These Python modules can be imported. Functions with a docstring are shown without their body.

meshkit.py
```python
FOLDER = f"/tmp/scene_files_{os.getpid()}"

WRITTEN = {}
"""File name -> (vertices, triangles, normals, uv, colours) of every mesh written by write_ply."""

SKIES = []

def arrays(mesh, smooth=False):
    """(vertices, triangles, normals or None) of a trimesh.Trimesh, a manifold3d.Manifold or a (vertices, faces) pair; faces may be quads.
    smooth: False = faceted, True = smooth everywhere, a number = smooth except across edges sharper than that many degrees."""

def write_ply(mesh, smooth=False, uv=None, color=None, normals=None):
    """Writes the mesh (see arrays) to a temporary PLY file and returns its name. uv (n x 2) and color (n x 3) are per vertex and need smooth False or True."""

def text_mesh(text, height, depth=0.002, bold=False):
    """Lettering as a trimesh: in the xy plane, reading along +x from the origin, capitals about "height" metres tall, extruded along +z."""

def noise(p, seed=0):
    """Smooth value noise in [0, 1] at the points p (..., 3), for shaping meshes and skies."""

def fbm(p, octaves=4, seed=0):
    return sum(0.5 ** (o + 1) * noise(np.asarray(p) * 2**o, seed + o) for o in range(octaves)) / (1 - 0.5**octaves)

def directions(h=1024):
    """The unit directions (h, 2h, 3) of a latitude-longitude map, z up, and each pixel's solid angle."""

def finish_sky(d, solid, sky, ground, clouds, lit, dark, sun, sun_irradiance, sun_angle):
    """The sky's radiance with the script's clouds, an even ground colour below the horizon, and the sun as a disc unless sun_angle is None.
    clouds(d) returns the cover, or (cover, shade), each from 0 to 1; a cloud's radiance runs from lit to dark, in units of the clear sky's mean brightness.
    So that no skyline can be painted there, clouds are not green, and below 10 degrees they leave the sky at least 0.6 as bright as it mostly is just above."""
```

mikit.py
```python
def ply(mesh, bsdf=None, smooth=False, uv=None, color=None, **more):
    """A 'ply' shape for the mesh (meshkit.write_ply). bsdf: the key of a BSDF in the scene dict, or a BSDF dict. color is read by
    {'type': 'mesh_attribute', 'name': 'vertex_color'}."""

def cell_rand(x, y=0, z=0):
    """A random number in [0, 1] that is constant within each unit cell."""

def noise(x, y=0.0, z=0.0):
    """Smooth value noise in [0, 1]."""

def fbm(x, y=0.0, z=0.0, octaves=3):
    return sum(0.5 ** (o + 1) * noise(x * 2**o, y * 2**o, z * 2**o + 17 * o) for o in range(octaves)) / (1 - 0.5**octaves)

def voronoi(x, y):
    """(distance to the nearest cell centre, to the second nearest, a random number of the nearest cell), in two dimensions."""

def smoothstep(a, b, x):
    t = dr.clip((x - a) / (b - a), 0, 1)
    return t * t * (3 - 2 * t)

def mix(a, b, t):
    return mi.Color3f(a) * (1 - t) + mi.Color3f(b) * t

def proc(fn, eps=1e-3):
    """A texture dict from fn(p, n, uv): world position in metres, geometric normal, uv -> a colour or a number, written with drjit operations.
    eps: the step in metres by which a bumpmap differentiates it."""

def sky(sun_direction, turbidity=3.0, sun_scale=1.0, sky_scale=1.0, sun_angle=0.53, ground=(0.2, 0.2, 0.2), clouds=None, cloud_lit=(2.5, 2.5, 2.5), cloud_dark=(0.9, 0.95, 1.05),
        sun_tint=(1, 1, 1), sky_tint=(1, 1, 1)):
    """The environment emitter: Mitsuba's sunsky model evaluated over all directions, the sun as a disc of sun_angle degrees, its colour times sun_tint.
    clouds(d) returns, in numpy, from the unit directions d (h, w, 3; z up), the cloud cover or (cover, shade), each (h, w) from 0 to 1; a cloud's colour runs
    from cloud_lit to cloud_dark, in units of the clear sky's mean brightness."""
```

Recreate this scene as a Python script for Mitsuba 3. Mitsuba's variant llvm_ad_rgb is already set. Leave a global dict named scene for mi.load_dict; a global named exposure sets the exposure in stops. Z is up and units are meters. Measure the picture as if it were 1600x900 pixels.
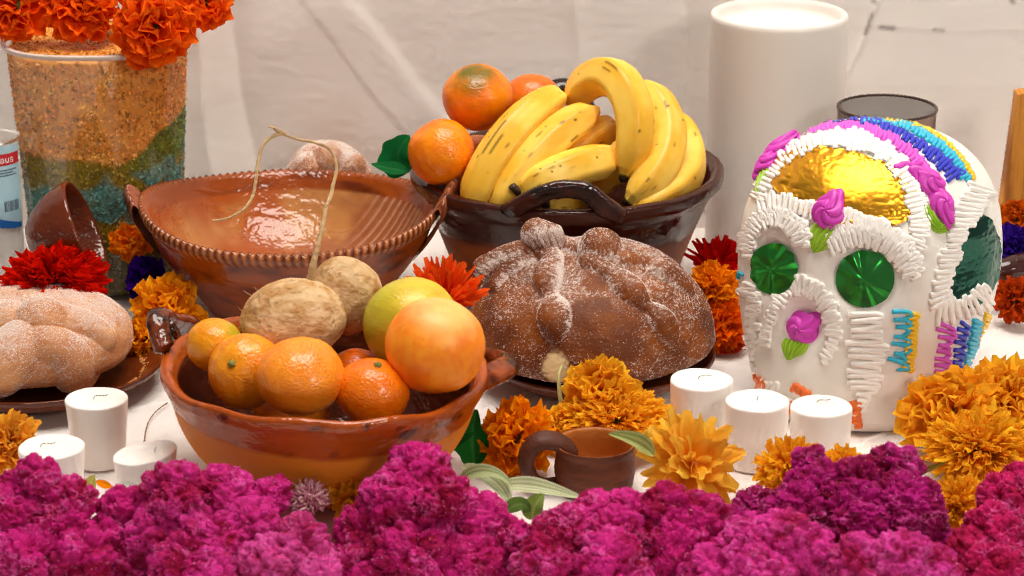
import math
import numpy as np
import drjit as dr
import mitsuba as mi
import mikit
import meshkit
import trimesh
from scipy.spatial import cKDTree
from scipy.interpolate import PchipInterpolator, CubicSpline

T = mi.ScalarTransform4f
scene, labels = {}, {}
RNG = np.random.default_rng(7)

# ------------------------------------------------------------------ camera
FOCAL, PITCH, DIST = 4116.0, math.radians(19), 2.06      # focal length in 1/1600 of the picture's width
FWD = np.array([0, math.cos(PITCH), -math.sin(PITCH)])
UP = np.array([0, math.sin(PITCH), math.cos(PITCH)])
RIGHT = np.array([1.0, 0, 0])
EYE = -DIST * (FWD - 0.0741 * UP)
scene['camera'] = {'type': 'thinlens', 'fov': 2 * math.degrees(math.atan(800 / FOCAL)), 'fov_axis': 'x',
                   'to_world': T().look_at(origin=EYE.tolist(), target=(EYE + FWD).tolist(), up=[0, 0, 1]),
                   'aperture_radius': 0.005, 'focus_distance': 2.2, 'near_clip': 0.05, 'far_clip': 50.0}

# ------------------------------------------------------------------ light: ceiling lamp and two windows of the room, plus its dim walls
exposure = 0.50


def lamp(key, pos, aim, w, h, rgb):
    scene[key] = {'type': 'rectangle', 'to_world': T().look_at(origin=pos, target=aim, up=[0, 0.2, 1]) @ T().scale([w / 2, h / 2, 1]),
                  'emitter': {'type': 'area', 'radiance': {'type': 'rgb', 'value': rgb}}}


lamp('ceiling_lamp', [0.1, 0.1, 2.3], [0.1, 0.12, 0], 1.5, 1.1, [8.3, 7.65, 6.8])
lamp('window_lamp', [1.9, -2.2, 1.75], [0, 0.1, 0.1], 0.6, 0.75, [15.8, 14.5, 12.9])
lamp('window_lamp_001', [-0.35, -3.6, 2.0], [0, 0.1, 0.1], 0.55, 0.5, [6.0, 5.7, 5.2])
scene['room_light'] = {'type': 'constant', 'radiance': {'type': 'rgb', 'value': [0.10, 0.092, 0.088]}}
for k_, l_ in (('ceiling_lamp', 'large square ceiling lamp hung above the table'), ('window_lamp', 'tall bright window standing beside the camera'),
               ('window_lamp_001', 'smaller dim window far behind the camera')):
    labels[k_] = {'label': l_, 'category': 'lamp'}


def ray(px, py):
    d = FWD + (px - 800) / FOCAL * RIGHT + (450 - py) / FOCAL * UP
    return d / np.linalg.norm(d)


def at(px, py, z=0.0):
    """The point of the height z that stands at a pixel of the 1600 x 900 photograph."""
    d = ray(px, py)
    return EYE + d * (z - EYE[2]) / d[2]


def at_y(px, py, y):
    d = ray(px, py)
    return EYE + d * (y - EYE[1]) / d[1]


def px_size(p):
    """Metres per pixel at the point p."""
    return float((np.asarray(p) - EYE) @ FWD) / FOCAL


# ------------------------------------------------------------------ helpers
def lin(r, g, b, k=1.0):
    c = np.array([r, g, b], float) / 255
    return np.where(c < 0.04045, c / 12.92, ((c + 0.055) / 1.055) ** 2.4) * k


def norm(v):
    v = np.asarray(v, float)
    return v / np.maximum(np.linalg.norm(v, axis=-1, keepdims=True), 1e-12)


def fbm(p, f=1.0, o=3, s=0):
    return meshkit.fbm(np.asarray(p) * f + 31.7, o, s)


def wall(a, b, k=12):
    """Points of a straight run of a profile, ends left out."""
    return [(a[0] + (b[0] - a[0]) * t, a[1] + (b[1] - a[1]) * t) for t in np.linspace(0, 1, k + 2)[1:-1]]


def smooth(a, b, x):
    t = np.clip((x - a) / (b - a), 0, 1)
    return t * t * (3 - 2 * t)


def mixc(a, b, t):
    t = np.asarray(t)[..., None]
    return np.asarray(a) * (1 - t) + np.asarray(b) * t


def unique(name):
    if name not in scene and name not in labels and not any(k.startswith(name + '__') for k in scene):
        return name
    i = 1
    while f'{name}_{i:03d}' in scene or f'{name}_{i:03d}' in labels or any(k.startswith(f'{name}_{i:03d}__') for k in scene):
        i += 1
    return f'{name}_{i:03d}'


def thing(name, label, cat, group=None, kind=None):
    key = unique(name)
    labels[key] = {'label': label, 'category': cat}
    if group:
        labels[key]['group'] = group
    if kind:
        labels[key]['kind'] = kind
    return key


COUNT = {}


def two_parts(root, names, V, F, col, low, mats):
    """A vessel whose raw lower half and glazed upper half are parts with materials of their own."""
    fl = low[F].mean(1) > .5
    for nm, ff, mt in ((names[0], F[~fl], mats[0]), (names[1], F[fl], mats[1])):
        used, inv = np.unique(ff, return_inverse=True)
        part(root, nm, (V[used], inv.reshape(ff.shape)), mt, col[used])



def part(root, name, mesh, bsdf, color=None, smooth=True, uv=None, label=None, kind=None):
    """One mesh, child of root (or the thing root itself when name is None)."""
    if name is None:
        key = root
    else:
        n = COUNT.get((root, name), 0)
        COUNT[(root, name)] = n + 1
        key = f'{root}__{name}' + (f'_{n:03d}' if n else '')
    V, F = np.asarray(mesh[0], float), np.asarray(mesh[1], int)
    if color is not None:
        color = np.asarray(color, float)
        if color.ndim == 1:
            color = np.repeat(color[None], len(V), 0)
    scene[key] = mikit.ply((V, F), bsdf, smooth=smooth, color=color, uv=uv)
    if label or kind:
        labels.setdefault(key, {})
        if label:
            labels[key]['label'] = label
        if kind:
            labels[key]['kind'] = kind
    return key


def join(meshes):
    V, F, C, n = [], [], [], 0
    for m in meshes:
        V.append(m[0]); F.append(np.asarray(m[1]) + n); n += len(m[0])
        if len(m) > 2:
            C.append(m[2])
    return (np.vstack(V), np.vstack(F)) + ((np.vstack(C),) if C else ())


def grid_faces(n, m, close_n=False, close_m=False):
    i, j = np.meshgrid(np.arange(n if close_n else n - 1), np.arange(m if close_m else m - 1), indexing='ij')
    i, j = i.ravel(), j.ravel()
    a, b, c, d = i * m + j, ((i + 1) % n) * m + j, ((i + 1) % n) * m + (j + 1) % m, i * m + (j + 1) % m
    return np.vstack([np.stack([a, b, c], 1), np.stack([a, c, d], 1)])


def dense(pts, n):
    pts = np.asarray(pts, float)
    s = np.r_[0, np.cumsum(np.linalg.norm(np.diff(pts, axis=0), axis=1))] if pts.shape[1] > 1 else np.arange(len(pts), dtype=float)
    return np.stack([PchipInterpolator(s, pts[:, k])(np.linspace(0, s[-1], n)) for k in range(pts.shape[1])], 1)


def spline(pts, n):
    pts = np.asarray(pts, float)
    if len(pts) < 3:
        pts = np.vstack([pts[0], pts.mean(0), pts[-1]])
    s = np.r_[0, np.cumsum(np.linalg.norm(np.diff(pts, axis=0), axis=1))]
    return np.stack([CubicSpline(s, pts[:, k])(np.linspace(0, s[-1], n)) for k in range(pts.shape[1])], 1)


def lathe(profile, n=160, k=None, power=2.0):
    """Profile (r, z) turned about z; power > 2 squares the plan. Returns V (n*k), F and the angle of each vertex."""
    p = dense(profile, k) if k else np.asarray(profile, float)
    a = np.arange(n) / n * 2 * np.pi
    sq = (np.abs(np.cos(a)) ** power + np.abs(np.sin(a)) ** power) ** (-1 / power)
    V = np.stack([np.cos(a)[:, None] * p[None, :, 0] * sq[:, None], np.sin(a)[:, None] * p[None, :, 0] * sq[:, None], np.repeat(p[None, :, 1], n, 0)], -1)
    return V.reshape(-1, 3), grid_faces(n, len(p), close_n=True), np.repeat(a, len(p))


def frames(P):
    t = norm(np.gradient(P, axis=0))
    n = np.cross(t[0], [0, 0, 1.0]) if abs(t[0][2]) < 0.9 else np.cross(t[0], [1.0, 0, 0])
    N = [norm(n)]
    for i in range(1, len(P)):
        v = N[-1] - t[i] * (N[-1] @ t[i])
        N.append(norm(v))
    N = np.array(N)
    return t, N, np.cross(t, N)


def tube(P, R, n=10, shape=None):
    """A tube along P with radius R (number or per point), ends closed; shape(angle) scales its section."""
    P = np.asarray(P, float)
    R = np.broadcast_to(np.asarray(R, float), len(P))
    t, N, B = frames(P)
    a = np.arange(n) / n * 2 * np.pi
    k = np.ones(n) if shape is None else shape(a)
    ring = (np.cos(a) * k)[None, :, None] * N[:, None] + (np.sin(a) * k)[None, :, None] * B[:, None]
    V = (P[:, None] + ring * R[:, None, None]).reshape(-1, 3)
    m = len(P)
    F = grid_faces(m, n, close_m=True)
    V = np.vstack([V, P[0] - t[0] * R[0] * 0.5, P[-1] + t[-1] * R[-1] * 0.5])
    j = np.arange(n)
    F = np.vstack([F, np.stack([j * 0 + m * n, j, (j + 1) % n], 1), np.stack([j * 0 + m * n + 1, (m - 1) * n + (j + 1) % n, (m - 1) * n + j], 1)])
    return V, F


_ICO = {}


def ico(s):
    if s not in _ICO:
        m = trimesh.creation.icosphere(subdivisions=s)
        _ICO[s] = (np.array(m.vertices), np.array(m.faces))
    return _ICO[s]


def rot_to(axis):
    """A rotation that takes +z to the axis."""
    z = norm(axis)
    x = norm(np.cross([0, 1.0, 0] if abs(z[1]) < 0.9 else [1.0, 0, 0], z))
    return np.stack([x, np.cross(z, x), z], 1)


def hit(mesh, pix):
    """The points and outward normals where the photograph's pixels meet a mesh."""
    sc = mi.load_dict({'type': 'scene', 'm': mikit.ply(mesh, None, smooth=True)})
    d = np.array([ray(*p) for p in pix])
    si = sc.ray_intersect(mi.Ray3f(mi.Point3f(*[float(c) for c in EYE]), mi.Vector3f(np.ascontiguousarray(d.T))))
    P, N, ok = np.array(si.p).T, np.array(si.sh_frame.n).T, np.array(si.is_valid())
    N = np.where((N * d).sum(1, keepdims=True) > 0, -N, N)
    return P, N, ok


def fib(n, zmin=-1.0, zmax=1.0):
    i = np.arange(n) + 0.5
    z = zmax - (zmax - zmin) * i / n
    a = i * 2.399963
    r = np.sqrt(np.maximum(0, 1 - z * z))
    return np.stack([r * np.cos(a), r * np.sin(a), z], 1)


# ------------------------------------------------------------------ materials
VC = {'type': 'mesh_attribute', 'name': 'vertex_color'}


def principled(key, color=VC, rough=0.5, two=True, **kw):
    if not isinstance(color, dict):
        color = {'type': 'rgb', 'value': [float(c) for c in color]}
    b = {'type': 'principled', 'base_color': color, 'roughness': rough, **kw}
    scene[key] = {'type': 'twosided', 'bsdf': b} if two else b


def bumped(key, fn, scale, color=VC, rough=0.5, eps=3e-4, **kw):
    if not isinstance(color, dict):
        color = {'type': 'rgb', 'value': [float(c) for c in color]}
    scene[key] = {'type': 'twosided', 'bsdf': {'type': 'bumpmap', 'arbitrary': mikit.proc(fn, eps=eps), 'scale': scale,
                                               'bsdf': {'type': 'principled', 'base_color': color, 'roughness': rough, **kw}}}


bumped('mat_cloth', lambda p, n, uv: mikit.noise(p.x * 900, p.y * 900, p.z * 900) + 2 * mikit.noise(p.x * 160, p.y * 160, p.z * 160), 0.00016, rough=0.9, specular=0.15, sheen=0.2)
bumped('mat_peel', lambda p, n, uv: mikit.smoothstep(0.35, 0.75, mikit.noise(p.x * 700, p.y * 700, p.z * 700)) + 0.3 * mikit.noise(p.x * 160, p.y * 160, p.z * 160), 0.00020, rough=0.24, specular=0.5)
bumped('mat_glaze', lambda p, n, uv: mikit.fbm(p.x * 75, p.y * 75, p.z * 120) + 0.18 * mikit.noise(p.x * 420, p.y * 420, p.z * 420), 0.0014, rough=0.14, specular=0.44, clearcoat=0.4, clearcoat_gloss=0.97)
bumped('mat_clay', lambda p, n, uv: mikit.fbm(p.x * 260, p.y * 260, p.z * 420), 0.0006, rough=0.55, specular=0.35)
bumped('mat_crust', lambda p, n, uv: mikit.fbm(p.x * 600, p.y * 600, p.z * 600), 0.0005, rough=0.55, specular=0.3)
bumped('mat_root', lambda p, n, uv: mikit.fbm(p.x * 380, p.y * 380, p.z * 380), 0.0015, rough=0.75, specular=0.2)
principled('mat_plain', rough=0.55)
principled('mat_smooth_peel', rough=0.42, specular=0.42)
principled('mat_satin', rough=0.34, specular=0.3)
principled('mat_celosia', rough=0.8, specular=0.12, sheen=1.0, sheen_tint=0.9)
principled('mat_sugar', (0.8, 0.74, 0.7), rough=0.35, specular=0.5)
principled('mat_wax', (0.90, 0.875, 0.835), rough=0.35, specular=0.45, flatness=0.3)
principled('mat_old_wax', (0.745, 0.695, 0.65), rough=0.4, specular=0.4)
bumped('mat_skull', lambda p, n, uv: mikit.fbm(p.x * 420, p.y * 420, p.z * 420) + 2 * mikit.noise(p.x * 120, p.y * 120, p.z * 120), 0.00022, color=(0.85, 0.815, 0.755), rough=0.36, specular=0.45)
for n_, c_ in dict(white=(0.88, 0.85, 0.80), pink=(0.66, 0.10, 0.58), navy=(0.035, 0.045, 0.52), cyan=(0.03, 0.46, 0.66), yellow=(0.86, 0.56, 0.03),
                   orange=(0.80, 0.16, 0.025), green=(0.30, 0.52, 0.03), magenta=(0.62, 0.05, 0.47)).items():
    principled('mat_icing_' + n_, c_, rough=0.38, specular=0.4, clearcoat=0.2)
principled('mat_gold_foil', (0.90, 0.42, 0.03), rough=0.3, metallic=1.0)
principled('mat_green_foil', (0.015, 0.36, 0.04), rough=0.13, metallic=0.85, clearcoat=1.0)
principled('mat_dark_foil', (0.006, 0.085, 0.055), rough=0.13, metallic=0.8, clearcoat=0.7)
scene['mat_petal'] = {'type': 'principledthin', 'base_color': VC, 'roughness': 0.55, 'diff_trans': 0.8, 'eta': 1.35}
scene['mat_leaf'] = {'type': 'principledthin', 'base_color': VC, 'roughness': 0.45, 'diff_trans': 0.4, 'eta': 1.4}
scene['mat_clear'] = {'type': 'blendbsdf', 'weight': 0.06, 'a_through': {'type': 'null'}, 'b_shine': {'type': 'conductor', 'material': 'none'}}
scene['mat_smoke'] = {'type': 'blendbsdf', 'weight': 0.6, 'a_through': {'type': 'null'}, 'b_shine': {'type': 'conductor', 'material': 'none', 'specular_reflectance': {'type': 'rgb', 'value': [0.24, 0.13, 0.085]}}}
scene['mat_glass'] = {'type': 'dielectric', 'int_ior': 1.5, 'ext_ior': 1.0}

# ------------------------------------------------------------------ setting: table and backdrop
BACK_Y = 0.66
xs = np.unique(np.r_[np.linspace(-1.3, -0.6, 30), np.linspace(-0.6, 0.6, 420), np.linspace(0.6, 1.3, 30)])
ys = np.unique(np.r_[np.linspace(-0.5, -0.1, 50), np.linspace(-0.1, 0.7, 300)])
X, Y = np.meshgrid(xs, ys, indexing='ij')
P = np.stack([X, Y, 0 * X], -1)
Z = 0.006 * (fbm(P, 5, 3) - 0.5) + 0.002 * (fbm(P * [1, 2.5, 1], 22, 2, 3) - 0.5) - 0.002


def crease(U, W, a, b, width, depth, step=0.0, fade=0.06):
    a, b = np.asarray(a), np.asarray(b)
    t = norm(b - a)
    du, dw = U - a[0], W - a[1]
    s, L = du * t[0] + dw * t[1], np.linalg.norm(b - a)
    d = du * t[1] - dw * t[0]
    d = d + 0.0015 * np.sin(s * 40)
    m = smooth(-fade, 0, s) * smooth(L + fade, L, s)
    return m * (depth * np.exp(-np.abs(d) / width) + step * (1 / (1 + np.exp(-np.clip(d / width, -30, 30)))))


for a_, b_, w_, h_ in (((270, 640), (205, 760), .004, .002), ((300, 620), (190, 640), .006, .002), ((1340, 700), (1430, 650), .003, .003), ((1560, 520), (1470, 600), .006, .003),
                       ((1600, 560), (1450, 590), .004, .002), ((680, 760), (740, 640), .006, .003)):
    Z += crease(X, Y, at(*a_)[:2], at(*b_)[:2], w_, h_)
P[..., 2] = Z
tc = thing('tabletop', 'table covered with a wrinkled white cloth', 'table', kind='structure')
part(tc, None, (P.reshape(-1, 3), grid_faces(len(xs), len(ys))), 'mat_cloth', mixc([.70, .655, .63], [.77, .73, .71], fbm(P.reshape(-1, 3), 18, 3)))

xs = np.unique(np.r_[np.linspace(-1.6, -0.62, 30), np.linspace(-0.62, 0.62, 500), np.linspace(0.62, 1.6, 30)])
zs = np.unique(np.r_[np.linspace(-0.05, 0.0, 6), np.linspace(0, 0.42, 180), np.linspace(0.42, 1.3, 30)])
X, Z = np.meshgrid(xs, zs, indexing='ij')
P = np.stack([X, 0 * X, Z], -1)


def bx(px, py):
    return at_y(px, py, BACK_Y)[[0, 2]]


D = 0.015 * (fbm(P * [1, 1, 0.35], 4.5, 2) - 0.5) + 0.0018 * (fbm(P, 16, 3, 5) - 0.5) + 0.0004 * (fbm(P * [1, 1, 2.5], 60, 2, 8) - 0.5)
for a_, b_, w_, h_, s_ in (((465, -10), (640, 212), .0012, .0007, -.0010), ((543, -5), (700, 185), .003, .0006, .0042), ((350, -20), (400, 250), .02, -.008, .004), ((330, 250), (310, 60), .015, .006, 0),
                           ((900, 20), (905, 150), .012, .004, 0), ((1370, 5), (1340, 75), .0018, .0022, 0), ((1300, 40), (1600, 48), .0022, .0006, -.0004), ((1070, 0), (1080, 200), .012, -.004, .002),
                           ((1320, 130), (1590, 135), .03, .0012, 0)):
    D += crease(X, Z, bx(*a_), bx(*b_), w_, h_, s_)
P[..., 1] = BACK_Y - D
col = mixc([.74, .69, .655], [.785, .74, .705], fbm(P.reshape(-1, 3), 9, 3, 2))
for (a_, b_, r_) in (((1362, 22), (1352, 52), .0018), ((1376, 42), (1396, 44), .0022), ((1458, 46), (1474, 47), .0014), ((1363, 0), (1368, 4), .0015), ((1580, 0), (1584, 4), .002), ((1094, 330), (1106, 332), .0016)):
    q0, q1 = bx(*a_), bx(*b_)
    U = P.reshape(-1, 3)[:, [0, 2]]
    t_ = np.clip(((U - q0) @ (q1 - q0)) / ((q1 - q0) @ (q1 - q0)), 0, 1)
    dd = np.linalg.norm(U - q0 - t_[:, None] * (q1 - q0), axis=1)
    col = mixc(col, [.13, .10, .09], 0.75 * np.exp(-(dd / r_) ** 2))
bd = thing('backdrop_cloth', 'greyish white cotton cloth with diagonal creases hung behind the offerings', 'cloth')
part(bd, None, (P.reshape(-1, 3), grid_faces(len(xs), len(zs))), 'mat_cloth', col)

# ------------------------------------------------------------------ pottery
def tilt(V, c, ax, deg):
    m = trimesh.transformations.rotation_matrix(math.radians(deg), ax)[:3, :3]
    return (np.asarray(V) - c) @ m.T + c


# front bowl of fruit
C1 = at(505, 757)
fb = thing('fruit_bowl', 'brown clay bowl with raw orange base holding tangerines and two root vegetables', 'bowl')
prof = [(0.0, 0.003), (.044, .002), (.052, .003), (.060, .007), (.078, .018), (.098, .034), (.1115, .056), (.118, .076), (.121, .084), (.1235, .089), (.1255, .094), (.1255, .099), (.1225, .1015), (.1175, .099), (.1125, .091), (.107, .078), (.096, .052), (.080, .030), (.058, .014), (.03, .010), (0, .010)]
V, F, A = lathe(prof, 220, 150)
V[:, 2] += (0.0020 * np.sin(A * 3) + .0010 * np.sin(A * 11 + 1)) * smooth(.07, .09, V[:, 2]) + .0015 * (fbm(V, 40, 2) - .5)
r_ = np.hypot(V[:, 0], V[:, 1])
outer = np.r_[[False], np.zeros(len(V) - 1, bool)]
idx = np.tile(np.arange(150), 220)
outer = idx < int(150 * .56)
gl = smooth(.0, .004, V[:, 2] - (.070 + .003 * np.sin(A * 2 + 1) + .004 * (fbm(V, 30, 2) - .5)))
col = mixc(lin(216, 126, 30), lin(188, 88, 14), gl)
col = mixc(col, lin(205, 140, 70), .5 * smooth(.55, .8, fbm(V, 14, 3, 4)) * (1 - gl))
col = mixc(col, lin(138, 52, 6), gl * fbm(V * [1, 1, 3], 26, 3, 9))
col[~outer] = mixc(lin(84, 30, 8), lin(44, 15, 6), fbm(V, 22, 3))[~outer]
col = mixc(col, lin(40, 14, 8), smooth(.62, .75, fbm(V, 85, 3, 3)) * gl * .8)
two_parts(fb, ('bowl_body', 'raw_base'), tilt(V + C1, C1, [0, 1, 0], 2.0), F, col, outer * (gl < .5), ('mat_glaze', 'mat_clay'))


def lug(root, P, R, base_c, dark, mat='mat_glaze', flat=.6, seed=0):
    Pd = spline(P, 40)
    Vm, Fm = tube(Pd, dense(np.array(R)[:, None], 40)[:, 0], 16, lambda a: 1 + .12 * np.cos(3 * a + seed))
    Vm = Vm + .0025 * (fbm(Vm, 120, 3, seed)[:, None] - .5)
    part(root, 'handle', (Vm, Fm), mat, mixc(base_c, dark, smooth(.35, .65, fbm(Vm, 90, 3, seed + 2))))


# left lug: a pinched handle standing up from the rim; right one: a short stub
q = lambda px, py, y: at_y(px, py, y)
lug(fb, [q(256, 545, .01), q(248, 520, .015), q(246, 505, .02), q(262, 500, .05), q(290, 508, .085), q(312, 516, .10)], [.008, .0085, .008, .0085, .009, .008], lin(120, 52, 24), lin(24, 9, 8), seed=3)
lug(fb, [q(262, 512, .03), q(276, 535, .05), q(282, 562, .06)], [.006, .0055, .004], lin(60, 24, 14), lin(20, 8, 8), seed=4)
lug(fb, [q(728, 612, .01), q(752, 596, .02), q(780, 582, .04), q(792, 570, .06), q(772, 560, .075), q(748, 560, .08)], [.008, .0095, .010, .0095, .009, .007], lin(150, 66, 22), lin(50, 18, 8), seed=6)

# glazed casserole behind it
C2 = at(459, 496)
S2 = px_size(C2)
cz = thing('clay_casserole', 'empty wide shiny brown clay casserole with rope-crimped rim and pinched handles', 'casserole')
RR = 233 * S2
prof = [(0, .004), (.062, .002), (.07, .006), (.088, .026), (.108, .046), (.121, .060), (.1265, .069), (.130, .0745), (.1335, .077), (.1345, .0815), (.132, .0845), (.1275, .083), (.1235, .0785), (.117, .0705), (.106, .058), (.090, .044), (.070, .033), (.048, .0265), (.024, .0235), (0, .0225)]
prof = [(r * RR / .1345, z * 1.23) for r, z in prof]
V, F, A = lathe(prof, 720, 110)
idx = np.tile(np.arange(110), 720)
t_ = idx / 109
rr = np.hypot(V[:, 0], V[:, 1])
rim = smooth(RR * .945, RR * .985, rr) * smooth(.086, .096, V[:, 2])
V[:, 2] += .0011 * np.sin(A * 112 + rr * 260) * rim
inner = t_ > .60
# combed grooves fanning across the inner wall on the far right side
g_amp = smooth(.55, .25, np.abs(((A - .55 + np.pi) % (2 * np.pi)) - np.pi)) * smooth(RR * .5, RR * .66, rr) * smooth(RR * .97, RR * .9, rr) * inner
g = np.sin((V[:, 1] * .9 - V[:, 0] * .42) * 620)
g_amp2 = smooth(.35, .15, np.abs(((A - math.pi + .15 + np.pi) % (2 * np.pi)) - np.pi)) * smooth(RR * .7, RR * .8, rr) * smooth(RR * .98, RR * .92, rr) * inner
V[:, 2] += .0009 * g * g_amp + .001 * np.sin(A * 130) * g_amp2
# warp: the vessel is a little oval and its two ends rise
V[:, 2] += .010 * (V[:, 0] / RR) ** 4 * smooth(.03, .09, V[:, 2]) * (1 + .5 * (V[:, 0] < 0))
base = mixc(lin(168, 84, 32), lin(128, 54, 16), fbm(V, 12, 3))
incol = mixc(lin(160, 74, 16), lin(150, 88, 52), smooth(-.06, .05, V[:, 0]))
incol = mixc(incol, lin(188, 132, 74), .75 * smooth(.5, .75, fbm(V, 20, 3, 6)))
incol = mixc(incol, lin(200, 150, 120), .55 * smooth(.2, .9, g) * g_amp)
outc = mixc(lin(146, 66, 14), lin(92, 36, 8), smooth(.5, .75, fbm(V * [1, 1, 3], 24, 3, 5)))
col = np.where(inner[:, None], incol, outc)
col = mixc(col, mixc(lin(196, 130, 84), lin(70, 26, 12), .5 + .5 * np.sin(A * 112 + rr * 260)), rim * .6)
part(cz, 'casserole_body', (tilt(V + C2, C2, [1, 0, 0], -0.6), F), 'mat_glaze', col)


def pinched(root, ang, half, out, lift, col_a, col_b, seed):
    """A handle pinched out of the rim: a fan of ribs that folds over the edge, thickest in its middle."""
    th = np.linspace(-1, 1, 97)
    sec = dense([(.80, .062), (.90, .084), (.965, .102), (1.0, .110), (1.03, .114), (1.045, .109), (1.03, .098), (.985, .086), (.93, .074), (.86, .060)], 60)
    w = np.cos(th * np.pi / 2) ** .8
    k = smooth(.80, 1.0, sec[:, 0])
    r = RR * sec[None, :, 0] + out * w[:, None] * k[None]
    z = sec[None, :, 1] + (lift * w[:, None] - .006 * (1 - w[:, None])) * k[None]
    rib = np.cos(th * 26 + seed)[:, None] * .0013 * k[None] * w[:, None]
    r, z = r - rib * .6, z + rib
    a_ = ang + th[:, None] * half * (1.15 - .35 * k[None])
    V = np.stack([np.cos(a_) * r, np.sin(a_) * r, z + .010 * np.abs(np.cos(a_)) ** 4], -1)
    V += .0012 * (fbm(V, 90, 2, seed)[..., None] - .5)
    part(root, 'handle', (tilt(V.reshape(-1, 3) + C2, C2, [1, 0, 0], -0.6), grid_faces(97, 60)), 'mat_glaze', mixc(col_a, col_b, np.broadcast_to((.5 + .5 * np.cos(th * 26 + seed))[:, None], (97, 60)).reshape(-1)))


pinched(cz, math.pi * 1.02, .21, .006, .004, lin(92, 40, 24), lin(176, 104, 74), 1)
pinched(cz, -.14, .20, .010, .016, lin(110, 48, 22), lin(176, 100, 62), 2)

# dark bowl of bananas
C3 = at(884, 463)
S3 = px_size(C3)
R3 = 241 * S3
gb = thing('banana_bowl', 'dark brown glazed clay bowl with arched handles filled with bananas and oranges', 'bowl')
prof = [(0, .003), (.082, .002), (.090, .006), (.100, .030), (.112, .065), (.124, .098), (.130, .112), (.136, .118), (.1395, .124), (.1395, .131), (.135, .134), (.129, .131), (.124, .120), (.115, .090), (.100, .050), (.085, .02), (.06, .013), (0, .013)]
prof = [(r * R3 / .1395, z * .965) for r, z in prof]
V, F, A = lathe(prof, 260, 130)
V[:, 2] += .0012 * (fbm(V, 35, 2) - .5)
inner = np.tile(np.arange(130), 260) > 74
gl = smooth(-.006, .006, V[:, 2] - (.083 + .006 * np.sin(A * 3) + .006 * (fbm(V, 26, 2) - .5)))
col = mixc(lin(160, 78, 18), lin(112, 48, 10), fbm(V * [1, 1, 2.5], 28, 3))
col = mixc(col, lin(58, 19, 8), gl)
col[inner] = mixc(lin(58, 24, 14), lin(28, 12, 9), fbm(V, 20, 2))[inner]
two_parts(gb, ('bowl_body', 'raw_base'), V + C3, F, col, (~inner) * (gl < .5), ('mat_glaze', 'mat_clay'))
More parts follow.
